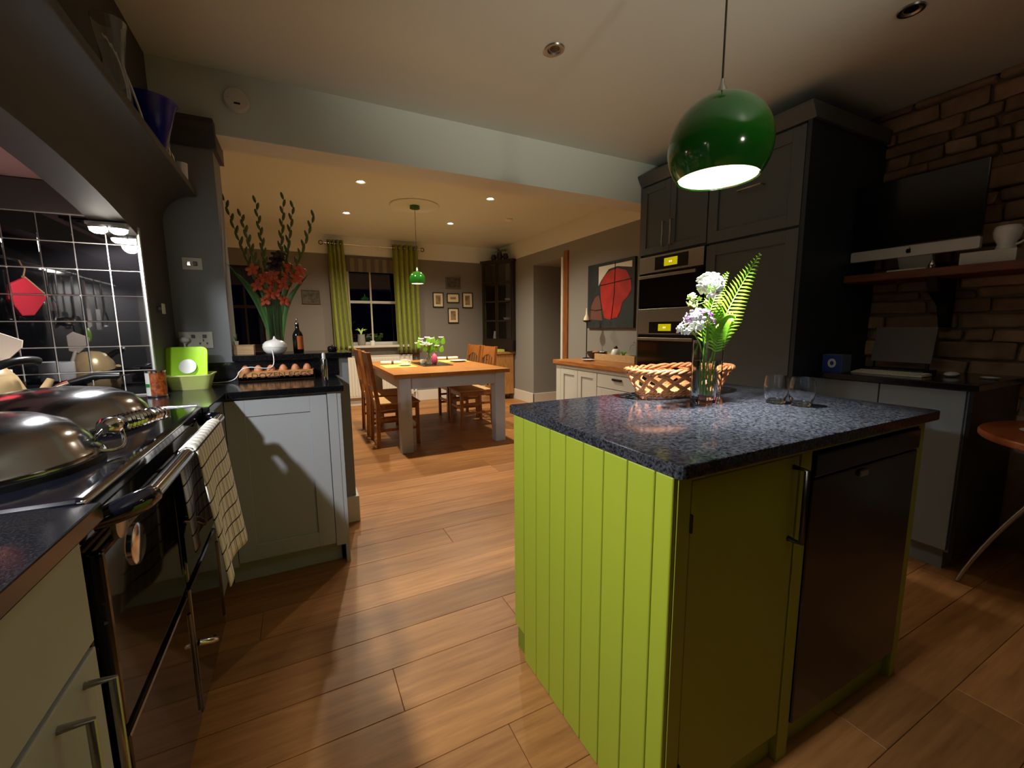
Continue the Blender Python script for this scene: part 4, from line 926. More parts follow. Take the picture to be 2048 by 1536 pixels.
for r in range(4):
    for c in range(13): mb.box(2.797 + r * .0265, 2.819 + r * .0265, .962 + c * .0231, .981 + c * .0231, WZ + .008 + r * .0018, WZ + .011 + r * .0018)
kk = obj('keys', mb, 'keyboard_white', kb); kk['kind'] = 'stuff'
o = obj('computer_mouse', MB().sphere((0, 0, 0), .03, 16, 8, (1.6, .95, .42)).xf(T3(2.98, .905, WZ + .0128)), 'white_plastic', smooth=180); tag(o, 'white computer mouse on the desk beside the keyboard', 'mouse')
o = obj('white_saucer', MB().lathe([(.02, 0), (.034, .006), (.036, .009), (.02, .004), (.001, .004)], (3.0, .775, WZ), 24, True, False), 'white_ceramic', smooth=50); tag(o, 'small white dish at the outer end of the desk', 'dish')
lp_ = thing('laptop', 'open grey laptop standing on the desk behind the keyboard', 'laptop', (3.02, 1.15, WZ))
obj('base', B(2.935, 3.10, 1.0, 1.28, WZ + .001, WZ + .02), 'laptop_blue', lp_, bevel=.003)
obj('screen', B(-.004, .004, -.135, .135, 0, .20).xf(T3(3.03, 1.14, WZ + .055) @ R3('Y', 10)), 'laptop_grey', lp_, bevel=.002); obj('hinge', MB().tube([(3.035, 1.02, WZ + .02), (3.035, 1.02, WZ + .06)], .006, 6).tube([(3.035, 1.26, WZ + .02), (3.035, 1.26, WZ + .06)], .006, 6), 'laptop_blue', lp_)
for k, (x, y) in enumerate(((2.86, 1.34), (2.90, 1.31))):
    pass
# shelf with the desktop computer
sh = thing('wall_shelf', 'thick reddish wooden shelf on the stone wall', 'shelf', (3.1, 1.05, 1.43))
obj('board', B(2.93, 3.27, .45, 1.412, 1.432, 1.475), 'shelf_wood', sh, bevel=.006)
obj('bracket', MB().prism([(3.27, 1.432), (3.02, 1.432), (3.05, 1.36), (3.18, 1.29), (3.235, 1.17), (3.27, 1.17)], 'y', 1.02, 1.065), 'bracket_black', sh, bevel=.003)
im = thing('desktop_computer', 'all-in-one computer with black screen and silver chin on the wall shelf', 'computer', (3.05, 1.14, 1.475))
def xb(x0, x1, y0, y1, z0, z1): return B(x0, x1, y0, y1, z0, z1)
obj('screen', xb(2.985, 3.01, .868, 1.408, 1.612, 1.975), 'monitor_black', im, bevel=.004)
obj('chin', MB().prism(rsq(1.138, 1.582, .27, .0285, .008, 3), 'x', 2.982, 3.012), 'monitor_silver', im, bevel=.001)
st_ = obj('stand', MB().prism([(3.012, 1.70), (3.03, 1.70), (3.10, 1.50), (3.09, 1.485), (3.02, 1.60)], 'y', 1.06, 1.21), 'monitor_silver', im, bevel=.003)
obj('foot', B(2.965, 3.13, 1.05, 1.22, 1.4755, 1.486), 'monitor_silver', im, bevel=.003)
apl = [(.0, .011), (.005, .013), (.010, .011), (.0085, .005), (.0085, .0), (.011, -.006), (.007, -.012), (.003, -.012), (.0, -.0105), (-.003, -.012), (-.007, -.012), (-.0115, -.004), (-.0115, .006), (-.007, .0125)]
obj('emblem', MB().prism([(1.138 - u, 1.582 + v) for u, v in apl], 'x', 2.9812, 2.9825).prism([(1.138 - u, 1.582 + v) for u, v in ((.0, .013), (.001, .018), (.005, .021), (.005, .017))], 'x', 2.9812, 2.9825), 'monitor_black', im)
o = obj('small_mirror_ball', MB().lathe([(.012, 0), (.016, .012), (.010, .03), (.002, .042), (.001, .044)], (2.952, 1.025, 1.476), 14), 'chrome', smooth=50); tag(o, 'tiny shiny teardrop ornament on the wall shelf before the computer stand', 'ornament')
o = obj('paper_box', B(2.97, 3.10, .74, .93, 1.4755, 1.535), 'cabinet_cream', bevel=.002); tag(o, 'pale paper box on the wall shelf under the computer edge', 'box')
jg = thing('ceramic_jug', 'pale rounded ceramic jug at the end of the wall shelf', 'jug', (3.08, .79, 1.536))
obj('jug_body', MB().lathe([(.03, 0), (.036, .01), (.03, .03), (.045, .06), (.05, .085), (.046, .11), (.04, .115), (.001, .112)], (3.06, .80, 1.536), 24), 'white_ceramic', jg, smooth=50)
obj('jug_handle', MB().tube(bez((3.06, .755, 1.63), (3.06, .72, 1.64), (3.06, .72, 1.57), (3.06, .77, 1.56), 8), .006, 7), 'white_ceramic', jg, smooth=60)
# round table and cup
RTX, RTY = 2.70, .30
rt = thing('round_table', 'round reddish wooden bistro table with slim metal legs', 'table', (RTX, RTY, 0))
obj('table_top', MB().lathe([(.395, 0), (.40, .006), (.40, .022), (.395, .028)], (RTX, RTY, .722), 56), 'table_orange', rt, smooth=40)
for k in range(3):
    a = radians(96 + 120 * k); obj('leg', MB().tube(bez((RTX + .06 * cos(a), RTY + .06 * sin(a), .72), (RTX + .20 * cos(a), RTY + .20 * sin(a), .52), (RTX + .33 * cos(a), RTY + .33 * sin(a), .26), (RTX + .40 * cos(a), RTY + .40 * sin(a), .009), 12), .009, 8), 'brushed_steel', rt, smooth=60)
obj('leg_ring', MB().tube([(RTX + .1 * cos(2 * pi * k / 24), RTY + .1 * sin(2 * pi * k / 24), .55) for k in range(24)], .006, 6, True), 'brushed_steel', rt, smooth=60)
cu_ = thing('coffee_cup', 'white cup on a saucer on the round bistro table', 'cup', (2.66, .46, .751))
obj('saucer', MB().lathe([(.03, 0), (.06, .008), (.07, .014), (.066, .014), (.03, .005), (.001, .005)], (2.60, .50, .7505), 28, True, False), 'white_ceramic', cu_, smooth=50)
obj('cup', MB().lathe([(.02, .006), (.028, .012), (.038, .045), (.036, .045), (.026, .014), (.001, .012)], (2.60, .50, .7505), 24, True, False), 'white_ceramic', cu_, smooth=50)

# ------------------------------------------------------------------ dining room: right side
ss = thing('shaker_sideboard', 'cream shaker sideboard along the dining room wall', 'sideboard', (2.9, 3.45, 0))
obj('body', B(2.64, 3.18, 2.76, 4.08, .06, .775), 'cabinet_cream', ss)
obj('plinth', B(2.68, 3.15, 2.78, 4.06, 0, .06), 'cabinet_cream', ss)
obj('face_frame', B(2.624, 2.64, 2.76, 4.08, .735, .775), 'cabinet_cream', ss); obj('end_stile', B(2.624, 2.64, 3.99, 4.08, .06, .735), 'cabinet_cream', ss, bevel=.001)
shaker_x(ss, 'door', 2.626, 3.665, 3.985, .08, .73, 'cabinet_cream', .06); shaker_x(ss, 'door', 2.626, 3.34, 3.66, .08, .73, 'cabinet_cream', .06)
dr = obj('drawer', B(2.622, 2.64, 2.78, 3.33, .60, .73), 'cabinet_cream', ss, bevel=.002); obj('cup_pull', B(2.606, 2.622, 2.97, 3.10, .682, .704), 'dark_metal', dr, bevel=.006)
shaker_x(ss, 'door', 2.626, 2.78, 3.33, .08, .592, 'cabinet_cream', .07)
o = obj('butcher_block_top', B(2.60, 3.195, 2.73, 4.12, .775, .82), 'butcher_block', bevel=.004); tag(o, 'thick butcher block top of the cream sideboard', 'worktop')
SBZ = .82
o = obj('wooden_tray', MB().box(2.93, 3.10, 3.15, 3.78, SBZ + .001, SBZ + .012).box(2.93, 2.942, 3.15, 3.78, SBZ + .012, SBZ + .075).box(3.088, 3.10, 3.15, 3.78, SBZ + .012, SBZ + .075).box(2.942, 3.088, 3.15, 3.162, SBZ + .012, SBZ + .075).box(2.942, 3.088, 3.768, 3.78, SBZ + .012, SBZ + .075), 'pale_wood', bevel=.002); tag(o, 'pale wooden box tray on the butcher block', 'tray')
o = obj('fruit_bowl', MB().lathe([(.05, 0), (.07, .01), (.10, .05), (.12, .085), (.115, .085), (.09, .045), (.06, .014), (.001, .012)], (3.04, 3.86, SBZ + .06), 28, True, False), 'dark_wood', smooth=50)
o.location = (3.03, 3.87, SBZ + .0005); tag(o, 'dark wooden bowl on the butcher block beside the candlestick', 'bowl')
for k, (x, y) in enumerate(((3.0, 3.87), (3.05, 3.90))):
    tag(obj('onion', MB().sphere((x, y, SBZ + .055), .038, 14, 8), 'egg_shell', smooth=180), ('golden onion in the dark wooden bowl, wall side', 'golden onion in the dark wooden bowl, room side')[1 - k], 'onion', 'onions in the bowl')
o = obj('white_dish', MB().lathe([(.04, 0), (.07, .012), (.075, .016), (.065, .014), (.001, .006)], (2.80, 3.72, SBZ + .0005), 24, True, False), 'white_ceramic', smooth=50); tag(o, 'small flat white dish on the butcher block', 'dish')
wj = thing('cream_jar', 'white rounded jar with dark stopper in the tray', 'jar', (3.01, 3.52, SBZ + .013))
obj('jar_body', MB().lathe([(.035, 0), (.048, .03), (.05, .07), (.04, .105), (.025, .12), (.001, .12)], (3.01, 3.52, SBZ + .013), 22), 'white_ceramic', wj, smooth=50); obj('stopper', MB().lathe([(.02, .118), (.022, .135), (.01, .15), (.001, .152)], (3.01, 3.52, SBZ + .013), 14), 'dark_wood', wj, smooth=50)
lp2 = thing('potted_plant', 'tiny green potted plant in the tray beside the white jar', 'plant', (3.02, 3.41, SBZ + .013))
obj('pot', MB().lathe([(.02, 0), (.026, .05), (.022, .05), (.001, .04)], (3.02, 3.41, SBZ + .013), 16, True, False), 'white_ceramic', lp2, smooth=50)
for k in range(7):
    a = k * .9; blade(bez((3.02, 3.41, SBZ + .055), (3.02 + .01 * cos(a), 3.41 + .01 * sin(a), SBZ + .08), (3.02 + .02 * cos(a), 3.41 + .02 * sin(a), SBZ + .10), (3.02 + .045 * cos(a), 3.41 + .045 * sin(a), SBZ + .115), 6), .006, 'fern_green', 'leaf', lp2)
for k, (x, y, h, lab) in enumerate(((3.02, 3.25, .16, 'tall clear glass storage jar with ball lid in the tray'), (2.98, 3.05, .10, 'short clear glass storage jar beside the tall cabinet'))):
    t = thing('storage_jar', lab, 'jar', (x, y, SBZ + .013), 'glass storage jars')
    b0 = SBZ + (.013 if y > 3.15 else .0005)
    obj('jar_glass', MB().lathe([(.045, 0), (.05, .01), (.05, h * .75), (.04, h), (.037, h), (.046, h * .74), (.046, .014), (.001, .012)], (x, y, b0), 22, True, False), 'glass', t, smooth=50); obj('contents', MB().lathe([(.043, .0145), (.043, h * .4), (.001, h * .42)], (x, y, b0), 20), 'pale_wood', t, smooth=50); obj('jar_lid', MB().lathe([(.041, h), (.041, h + .008), (.012, h + .014), (.016, h + .03), (.001, h + .04)], (x, y, b0), 20), 'glass', t, smooth=50)
cs = thing('candlestick', 'slim iron candlestick with a white candle on the butcher block', 'candlestick', (3.0, 4.0, SBZ))
obj('base', MB().lathe([(.045, 0), (.045, .006), (.012, .014), (.001, .016)], (3.0, 4.02, SBZ + .0005), 20), 'bracket_black', cs, smooth=40); obj('stem', MB().tube([(3.0, 4.02, SBZ + .01), (3.0, 4.02, 1.24)], .006, 8), 'bracket_black', cs, smooth=60)
obj('drip_dish', MB().lathe([(.01, 1.235), (.042, 1.25), (.046, 1.262), (.001, 1.252)], (3.0, 4.02, 0), 20), 'dark_metal', cs, smooth=50)
obj('candle', MB().lathe([(.04, 1.253), (.034, 1.29), (.014, 1.33), (.0105, 1.40), (.001, 1.402)], (3.0, 4.02, 0), 16), 'candle_wax', cs, smooth=50)
# painting
pn = thing('painting', 'abstract painting with a big red shape on dark ground, right wall', 'painting', (3.17, 3.84, 1.17))
obj('canvas', B(3.17, 3.199, 3.44, 4.24, 1.17, 1.91), 'paint_teal', pn, bevel=.003)
def PY(u, v): return (4.24 - u * .8, 1.17 + v * .74)
red = [PY(u, v) for u, v in ((.30, .66), (.36, .78), (.50, .86), (.66, .88), (.84, .83), (.93, .70), (.95, .55), (.88, .45), (.78, .38), (.74, .25), (.68, .16), (.52, .13), (.40, .16), (.36, .30), (.32, .45))]
obj('red_shape', MB().prism(red, 'x', 3.167, 3.1705), 'paint_red', pn, bevel=.001)
obj('brown_shape', MB().prism([PY(u, v) for u, v in ((.08, .14), (.10, .36), (.18, .48), (.27, .52), (.31, .40), (.34, .22), (.36, .12))], 'x', 3.168, 3.1705), 'paint_brown', pn)
obj('grey_shape', MB().prism([PY(u, v) for u, v in ((.26, .90), (.26, .66), (.32, .74), (.48, .89), (.66, .91), (.95, .86), (.95, .95), (.26, .95))], 'x', 3.168, 3.1705), 'wall_white', pn)
for pts in (((.30, .66), (.62, .68), (.94, .70)), ((.62, .97), (.61, .5), (.56, .13)), ((.08, .30), (.2, .28), (.34, .29))):
    obj('dark_line', MB().tube([(3.1665,) + PY(u, v) for u, v in pts], .005, 5), 'paint_line', pn)
# dresser in the far corner
sb = thing('sideboard', 'low warm wooden sideboard beneath the glazed cabinet', 'sideboard', (3.02, 6.5, 0))
obj('carcass', B(2.90, 3.17, 6.24, 6.82, .09, .755), 'dresser_wood', sb); obj('top', B(2.87, 3.185, 6.215, 6.83, .755, .79), 'dresser_wood', sb, bevel=.004)
for z0, z1 in ((.55, .73), (.33, .53), (.12, .31)):
    q = obj('drawer', B(2.888, 2.90, 6.27, 6.79, z0, z1), 'dresser_wood', sb, bevel=.003); obj('knob', MB().sphere((2.878, 6.40, (z0 + z1) / 2), .014, 10, 6), 'dark_metal', q, smooth=180); obj('knob', MB().sphere((2.878, 6.66, (z0 + z1) / 2), .014, 10, 6), 'dark_metal', q, smooth=180)
for x in (2.92, 3.13):
    for y in (6.27, 6.79): obj('foot', B(x - .02, x + .02, y - .02, y + .02, 0, .09), 'dark_wood', sb)
ch = thing('glazed_cabinet', 'tall dark glazed display cabinet in the far corner', 'cabinet', (3.05, 6.5, .79))
def rc(mb): return mb.xf(T3(3.10, 6.50, 0) @ R3('Z', 32))     # turned towards the room
w_, d_ = .30, .16
obj('back', rc(B(.12, .14, -w_, w_, .80, 2.24)), 'dark_wood', ch)
obj('side', rc(B(-d_, .14, w_ - .02, w_, .80, 2.24)), 'dark_wood', ch); obj('side', rc(B(-d_, .14, -w_, -w_ + .02, .80, 2.24)), 'dark_wood', ch)
obj('top', rc(B(-d_ - .02, .15, -w_ - .02, w_ + .02, 2.24, 2.275)), 'dark_wood', ch, bevel=.004); obj('base', rc(B(-d_ - .01, .14, -w_, w_, .795, .98)), 'dark_wood', ch, bevel=.003)
for s_ in (0, 1):
    y0, y1 = (-w_ + .02, -.004) if s_ == 0 else (.004, w_ - .02)
    dmb = MB(); dmb.box(-d_ - .012, -d_ + .004, y0, y0 + .025, .98, 2.24).box(-d_ - .012, -d_ + .004, y1 - .025, y1, .98, 2.24)
    for zz in (.98, 1.285, 1.595, 1.905, 2.215): dmb.box(-d_ - .012, -d_ + .004, y0 + .025, y1 - .025, zz, zz + .025)
    dd_ = obj('glazed_door', rc(dmb), 'dark_wood', ch)
    for zz in (1.005, 1.31, 1.62, 1.93): obj('pane', rc(B(-d_ - .006, -d_ - .003, y0 + .025, y1 - .025, zz, zz + .28)), 'window_glass', dd_)
for zz in (1.285, 1.595, 1.905): obj('shelf', rc(B(-d_ + .01, .12, -w_ + .02, w_ - .02, zz, zz + .015)), 'dark_wood', ch)
crk = (('white plate standing on the second shelf of the glazed cabinet', 1.30, -.12), ('white jug on the lower shelf of the glazed cabinet', .985, .12), ('white bowl on the third shelf of the glazed cabinet', 1.612, -.15))
for k, (lab, zz, yy) in enumerate(crk):
    p = T3(3.10, 6.50, 0) @ R3('Z', 32) @ Vector((-.03, yy, zz))
    pr_ = [(.03, 0), (.06, .02), (.075, .05), (.07, .05), (.05, .02), (.001, .012)] if k != 1 else [(.03, 0), (.045, .03), (.04, .09), (.03, .12), (.035, .14), (.03, .14), (.025, .12), (.035, .08), (.001, .02)]
    tag(obj(('china_bowl', 'china_jug', 'china_bowl')[k], MB().lathe(pr_, tuple(p), 20, True, False), 'white_ceramic', smooth=50), lab, 'crockery')
vs2 = thing('dried_arrangement', 'dark pots with a wispy plant on top of the glazed cabinet', 'plant', (3.02, 6.45, 2.275))
for k, (x, y, r, h) in enumerate(((2.96, 6.52, .05, .09), (3.02, 6.42, .055, .12), (3.10, 6.36, .05, .10))):
    obj('pot', MB().lathe([(r * .6, 0), (r, h * .5), (r * .7, h * .9), (r * .8, h), (.001, h)], (x, y, 2.276), 18), 'dark_wood', vs2, smooth=50)
for k in range(12):
    a = k * 1.7; blade(bez((3.02, 6.42, 2.39), (3.03 + .02 * cos(a), 6.4, 2.42), (3.05 + .08 * cos(a), 6.36 + .05 * sin(a), 2.45), (3.03 + .13 * cos(a), 6.38 + .12 * sin(a), 2.43 + .04 * sin(k)), 6), .008, 'leaf_olive', 'leaf', vs2)
o = obj('green_tray', MB().box(2.885, 3.0, 6.225, 6.40, .7905, .83), 'placemat_lime', bevel=.004); tag(o, 'green box lying on the sideboard beside the chairs', 'box')

# ------------------------------------------------------------------ dining room: far wall
def sash(name, w, mull, lab, rails, fm='sash_white'):
    s0 = struct(name, MB().box(w[0], w[0] + .04, FY + .05, FY + .09, w[2], w[3]).box(w[1] - .04, w[1], FY + .05, FY + .09, w[2], w[3]).box(w[0] + .04, w[1] - .04, FY + .05, FY + .09, w[3] - .04, w[3]).box(w[0] + .04, w[1] - .04, FY + .05, FY + .09, w[2], w[2] + .05), fm, lab)
    obj('meeting_rail', B(w[0] + .04, w[1] - .04, FY + .048, FY + .085, rails - .02, rails + .02), fm, s0, bevel=.003)
    obj('glazing_bar', B(mull - .012, mull + .012, FY + .052, FY + .08, w[2] + .05, rails - .02), fm, s0, bevel=.003); obj('glazing_bar', B(mull - .012, mull + .012, FY + .052, FY + .08, rails + .02, w[3] - .04), fm, s0, bevel=.003)
    for (a, b) in ((w[0] + .04, mull - .012), (mull + .012, w[1] - .04)):
        for (c, d) in ((w[2] + .05, rails - .02), (rails + .02, w[3] - .04)): obj('pane', B(a, b, FY + .064, FY + .068, c, d), 'window_glass', s0)
    obj('sill', B(w[0] - .06, w[1] + .06, FY - .10, FY + .05, w[2] - .035, w[2]), fm, s0, bevel=.005)
    return s0
sash('window_1', W1, 1.045, 'white sash window between the lime curtains', 1.59)
sash('window_2', W2, -.62, 'dark sash window behind the gladioli', 1.5, 'dark_wood')
bl = thing('roman_blind', 'narrow striped roman blind at the top of the window', 'blind', (1.1, FY - .02, 2.01))
obj('headrail', B(W1[0], W1[1], FY - .03, FY - .002, 2.225, 2.25), 'blind_dark', bl)
for k in range(14):
    x0 = W1[0] + k * (W1[1] - W1[0]) / 14; obj('stripe', B(x0, x0 + (W1[1] - W1[0]) / 14, FY - .026 - .004 * (k % 2), FY - .016, 2.03, 2.225), 'blind_stripe' if k % 2 else 'blind_dark', bl)
rd = thing('curtain_rod', 'slim metal curtain rod with ring ends above the window', 'curtain rod', (1.1, FY - .1, 2.40))
obj('rod', MB().tube([(.40, FY - .10, 2.405), (1.81, FY - .10, 2.405)], .009, 10), 'chrome', rd, smooth=60)
for x in (.375, 1.835): obj('finial', MB().tube([(x + .026 * cos(2 * pi * k / 20), FY - .10, 2.405 + .026 * sin(2 * pi * k / 20)) for k in range(20)], .006, 6, True), 'dark_metal', rd, smooth=60)
for x in (.43, 1.80): obj('rod_bracket', MB().tube([(x, FY - .10, 2.405), (x, FY - .001, 2.405)], .006, 8), 'dark_metal', rd, smooth=60)
def curtain(name, lab, xa, xb_, xc, xd, z0, z1, nf):
    mb = MB(); NX, NZ = nf * 10, 16; t = thing(name, lab, 'curtain', ((xa + xb_) / 2, FY - .1, z0), 'lime curtains')
    for k in range(NZ + 1):
        s_ = k / NZ; z = z0 + (z1 - z0) * s_
        for i in range(NX + 1):
            u = i / NX; x = (xc + (xd - xc) * u) * (1 - s_) + (xa + (xb_ - xa) * u) * s_
            mb.v.append((x + .006 * sin(u * 31 + s_ * 3), FY - .10 + (.032 + .01 * (1 - s_)) * sin(u * nf * 2 * pi + .4 * sin(s_ * 4)), z))
    for k in range(NZ):
        for i in range(NX):
            a = k * (NX + 1) + i; mb.f.append((a, a + 1, a + NX + 2, a + NX + 1))
    c = obj('cloth', mb, 'curtain_lime', t, smooth=180); md = c.modifiers.new('thick', 'SOLIDIFY'); md.thickness = .004
    for i in range(nf * 2):
        u = (i + .5) / (nf * 2); x = xa + (xb_ - xa) * u
        obj('eyelet', MB().tube([(x, FY - .10 + .02 * cos(2 * pi * q / 14), 2.405 + .02 * sin(2 * pi * q / 14)) for q in range(14)], .004, 5, True), 'dark_metal', t, smooth=60)
curtain('curtain', 'lime curtain on the picture-with-landscape side of the window', .45, .665, .475, .735, .84, 2.455, 4)
curtain('curtain', 'lime curtain on the side of the window nearest the group of five pictures', 1.36, 1.75, 1.39, 1.765, .80, 2.455, 5)
ra = thing('radiator', 'white panel radiator under the window', 'radiator', (1.0, FY - .06, .12))
obj('panel', B(.58, 1.62, FY - .075, FY - .05, .13, .76), 'radiator_white', ra, bevel=.006)
for k in range(24): obj('rib', B(.60 + k * .0425, .62 + k * .0425, FY - .082, FY - .074, .16, .73), 'radiator_white', ra, bevel=.003)
obj('top_grille', B(.58, 1.62, FY - .08, FY - .01, .76, .772), 'radiator_white', ra, bevel=.002); obj('pipe', MB().tube([(1.66, FY - .06, 0), (1.66, FY - .06, .17), (1.62, FY - .06, .17)], .008, 8), 'white_plastic', ra, smooth=60); obj('valve', MB().lathe([(.016, 0), (.018, .05), (.001, .055)], (1.66, FY - .06, .16), 14), 'white_plastic', ra, smooth=50); obj('wall_mount', B(.7, .74, FY - .05, FY - .001, .3, .6), 'radiator_white', ra); obj('wall_mount', B(1.4, 1.44, FY - .05, FY - .001, .3, .6), 'radiator_white', ra)
pc_ = (('topmost picture with silvery frame in the group of five', 2.235, 2.49, 1.835, 2.02, 'frame_silver', 'print_grey'), ('black framed sepia print on the curtain side of the group of five', 2.005, 2.185, 1.525, 1.765, 'frame_black', 'print_sepia'), ('black framed print at the centre of the group of five', 2.245, 2.458, 1.602, 1.755, 'frame_black', 'print_sepia'), ('black framed sepia print on the cabinet side of the group of five', 2.516, 2.70, 1.522, 1.776, 'frame_black', 'print_sepia'), ('lowest black framed sepia print in the group of five', 2.255, 2.44, 1.268, 1.516, 'frame_black', 'print_sepia'), ('small framed landscape picture between gladioli and lime curtain', .09, .33, 1.55, 1.75, 'frame_silver', 'print_grey'))
for lab, x0, x1, z0, z1, fm, pm in pc_:
    t = thing('framed_picture', lab, 'picture', ((x0 + x1) / 2, FY - .01, z0), 'pictures on the far wall')
    f = .012
    for a in ((x0, x1, z0, z0 + f), (x0, x1, z1 - f, z1), (x0, x0 + f, z0 + f, z1 - f), (x1 - f, x1, z0 + f, z1 - f)): obj('frame_bar', B(a[0], a[1], FY - .022, FY - .001, a[2], a[3]), fm, t)
    obj('mount', B(x0 + f, x1 - f, FY - .012, FY - .008, z0 + f, z1 - f), 'mount_cream' if fm == 'frame_black' else pm, t)
    m = (x1 - x0) * .27; obj('print', B(x0 + m, x1 - m, FY - .0135, FY - .012, z0 + m, z1 - m), pm, t)
sp_ = thing('sill_plant', 'dim grey pot with pale sprigs on the window sill', 'plant', (.88, FY - .03, .93))
obj('pot', MB().lathe([(.045, 0), (.06, .05), (.05, .15), (.055, .17), (.045, .17), (.001, .15)], (.86, FY - .04, .9305), 20, True, False), 'wall_grey', sp_, smooth=50)
for k in range(6):
    a = k * 1.1; blade(bez((.86, FY - .04, 1.08), (.86, FY - .04, 1.15), (.86 + .04 * cos(a), FY - .04, 1.19), (.86 + .09 * cos(a), FY - .05 + .03 * sin(a), 1.17 + .03 * sin(a)), 6), .008, 'bud_green', 'leaf', sp_)
o = obj('white_candle_jar', MB().lathe([(.03, 0), (.035, .01), (.035, .07), (.03, .07), (.03, .05), (.001, .05)], (1.02, FY - .04, .9305), 18, True, False), 'white_ceramic', smooth=50); tag(o, 'small white jar on the window sill', 'jar')

# ------------------------------------------------------------------ dining table, chairs
TZ = .765
TX0, TX1, TY0, TY1 = .76, 1.95, 3.92, 5.62
tb_ = thing('dining_table', 'square-legged grey dining table with a thick oak top', 'table', (1.35, 4.77, 0))
for k in range(7):
    a = TX0 + (TX1 - TX0) * k / 7; b = TX0 + (TX1 - TX0) * (k + 1) / 7
    obj('top_plank', B(a + .0006, b - .0006, TY0, TY1, TZ - .038, TZ), 'oak', tb_, bevel=.001, seg=1)
for x in (TX0 + .05, TX1 - .16):
    for y in (TY0 + .02, TY1 - .13): obj('leg', B(x, x + .11, y, y + .11, 0, TZ - .038), 'pier_leg' if False else 'cabinet_grey', tb_, bevel=.004)
for a in ((TX0 + .16, TX1 - .16, TY0 + .04, TY0 + .06), (TX0 + .16, TX1 - .16, TY1 - .06, TY1 - .04)): obj('apron', B(a[0], a[1], a[2], a[3], TZ - .15, TZ - .038), 'cabinet_grey', tb_)
for a in ((TX0 + .07, TX0 + .09), (TX1 - .09, TX1 - .07)): obj('apron', B(a[0], a[1], TY0 + .13, TY1 - .13, TZ - .15, TZ - .038), 'cabinet_grey', tb_)
def make_chair(label):
    t = thing('dining_chair', label, 'chair', (0, 0, 0), 'oak chairs round the dining table'); W_ = .215
    for s_ in (-1, 1):
        y = s_ * (W_ - .02)
        obj('back_leg', MB().prism([(-.235, 0), (-.20, 0), (-.185, .44), (-.255, .96), (-.29, .96), (-.225, .44)], 'y', y - .018, y + .018), 'oak_chair', t, bevel=.003)
        obj('front_leg', B(.165, .20, y - .018, y + .018, 0, .43), 'oak_chair', t, bevel=.003)
        for zz in (.16, .27): obj('side_stretcher', B(-.20, .166, y - .009, y + .009, zz, zz + .026), 'oak_chair', t, bevel=.002)
        obj('seat_rail', B(-.19, .166, y - .012, y + .012, .38, .43), 'oak_chair', t, bevel=.002)
    obj('front_rail', B(.17, .195, -W_ + .03, W_ - .03, .38, .43), 'oak_chair', t, bevel=.002); obj('rear_rail', B(-.205, -.185, -W_ + .03, W_ - .03, .38, .43), 'oak_chair', t, bevel=.002)
    obj('front_stretcher', B(.173, .19, -W_ + .03, W_ - .03, .22, .25), 'oak_chair', t, bevel=.002)
    obj('seat', B(-.20, .215, -W_ + .005, W_ - .005, .43, .452), 'rush_seat', t, bevel=.008)
    arc = [(-W_ + .036, .955), (W_ - .036, .955), (W_ - .036, .80)] + [((W_ - .036) * (1 - 2 * k / 10) * .9, .80 + .055 * sin(pi * k / 10)) for k in range(11)] + [(-W_ + .036, .80)]
    obj('top_rail', MB().prism(arc, 'x', -.011, .011).xf(T3(-.268, 0, 0) @ T3(0, 0, .88) @ R3('Y', -7.5) @ T3(0, 0, -.88)), 'oak_chair', t, bevel=.002)
    obj('lower_back_rail', B(-.235, -.218, -W_ + .036, W_ - .036, .56, .60), 'oak_chair', t, bevel=.002)
    for yy in (-.08, 0, .08): obj('back_slat', MB().prism([(-.236, .60), (-.222, .60), (-.252, .83), (-.266, .83)], 'y', yy - .014, yy + .014), 'oak_chair', t, bevel=.001)
    return t
chairs = [('oak chair tucked in on the radiator side, nearer the viewer', .865, 4.46, 0), ('oak chair tucked in on the radiator side, further back', .855, 5.07, 0),
          ('oak chair on the sideboard side of the table, nearer the viewer', 1.86, 4.86, pi), ('oak chair on the sideboard side of the table, further back', 1.87, 5.38, pi)]
proto = make_chair(chairs[0][0])
for k, (lab, x, y, rz) in enumerate(chairs):
    c = proto if k == 0 else copy_tree(proto)
    c['label'] = lab; c.location = (x, y, 0); c.rotation_euler = (0, 0, rz)
# on the table
o = obj('slate_mat', B(1.22, 1.56, 4.58, 5.20, TZ + .0005, TZ + .006), 'runner_black', bevel=.002); tag(o, 'black slate runner in the middle of the dining table', 'table mat')
for k, (x0, x1, y0, y1, lab) in enumerate(((.82, 1.16, 4.62, 5.02, 'lime placemat under the cup on the radiator side'), (1.60, 1.92, 4.98, 5.36, 'lime placemat under the white plate on the sideboard side'))):
    tag(obj('placemat', B(x0, x1, y0, y1, TZ + .0005, TZ + .003), 'placemat_lime'), lab, 'placemat', 'placemats')
def napkin(lab, p0, p1):
    t = thing('rolled_napkin', lab, 'napkin', tuple((Vector(p0) + Vector(p1)) / 2), 'rolled napkins'); p0 = Vector(p0); p1 = Vector(p1); m = p0.lerp(p1, .5); d = (p1 - p0).normalized()
    obj('roll', MB().tube([p0, p0 + d * .02, m - d * .02, m, m + d * .02, p1 - d * .02, p1], [.017, .02, .02, .017, .02, .02, .017], 14), 'napkin', t, smooth=60); obj('band', MB().tube([m - d * .012, m + d * .012], .0205, 14), 'napkin_band', t, smooth=60)
napkin('rolled white napkin on the lime placemat beside the cup', (.84, 5.08, TZ + .024), (1.10, 5.02, TZ + .024)); napkin('rolled white napkin on the far placemat', (1.60, 5.42, TZ + .024), (1.90, 5.40, TZ + .024))
tc_ = thing('tea_cup', 'white tea cup on a saucer on the dining table', 'cup', (1.06, 4.80, TZ + .003))
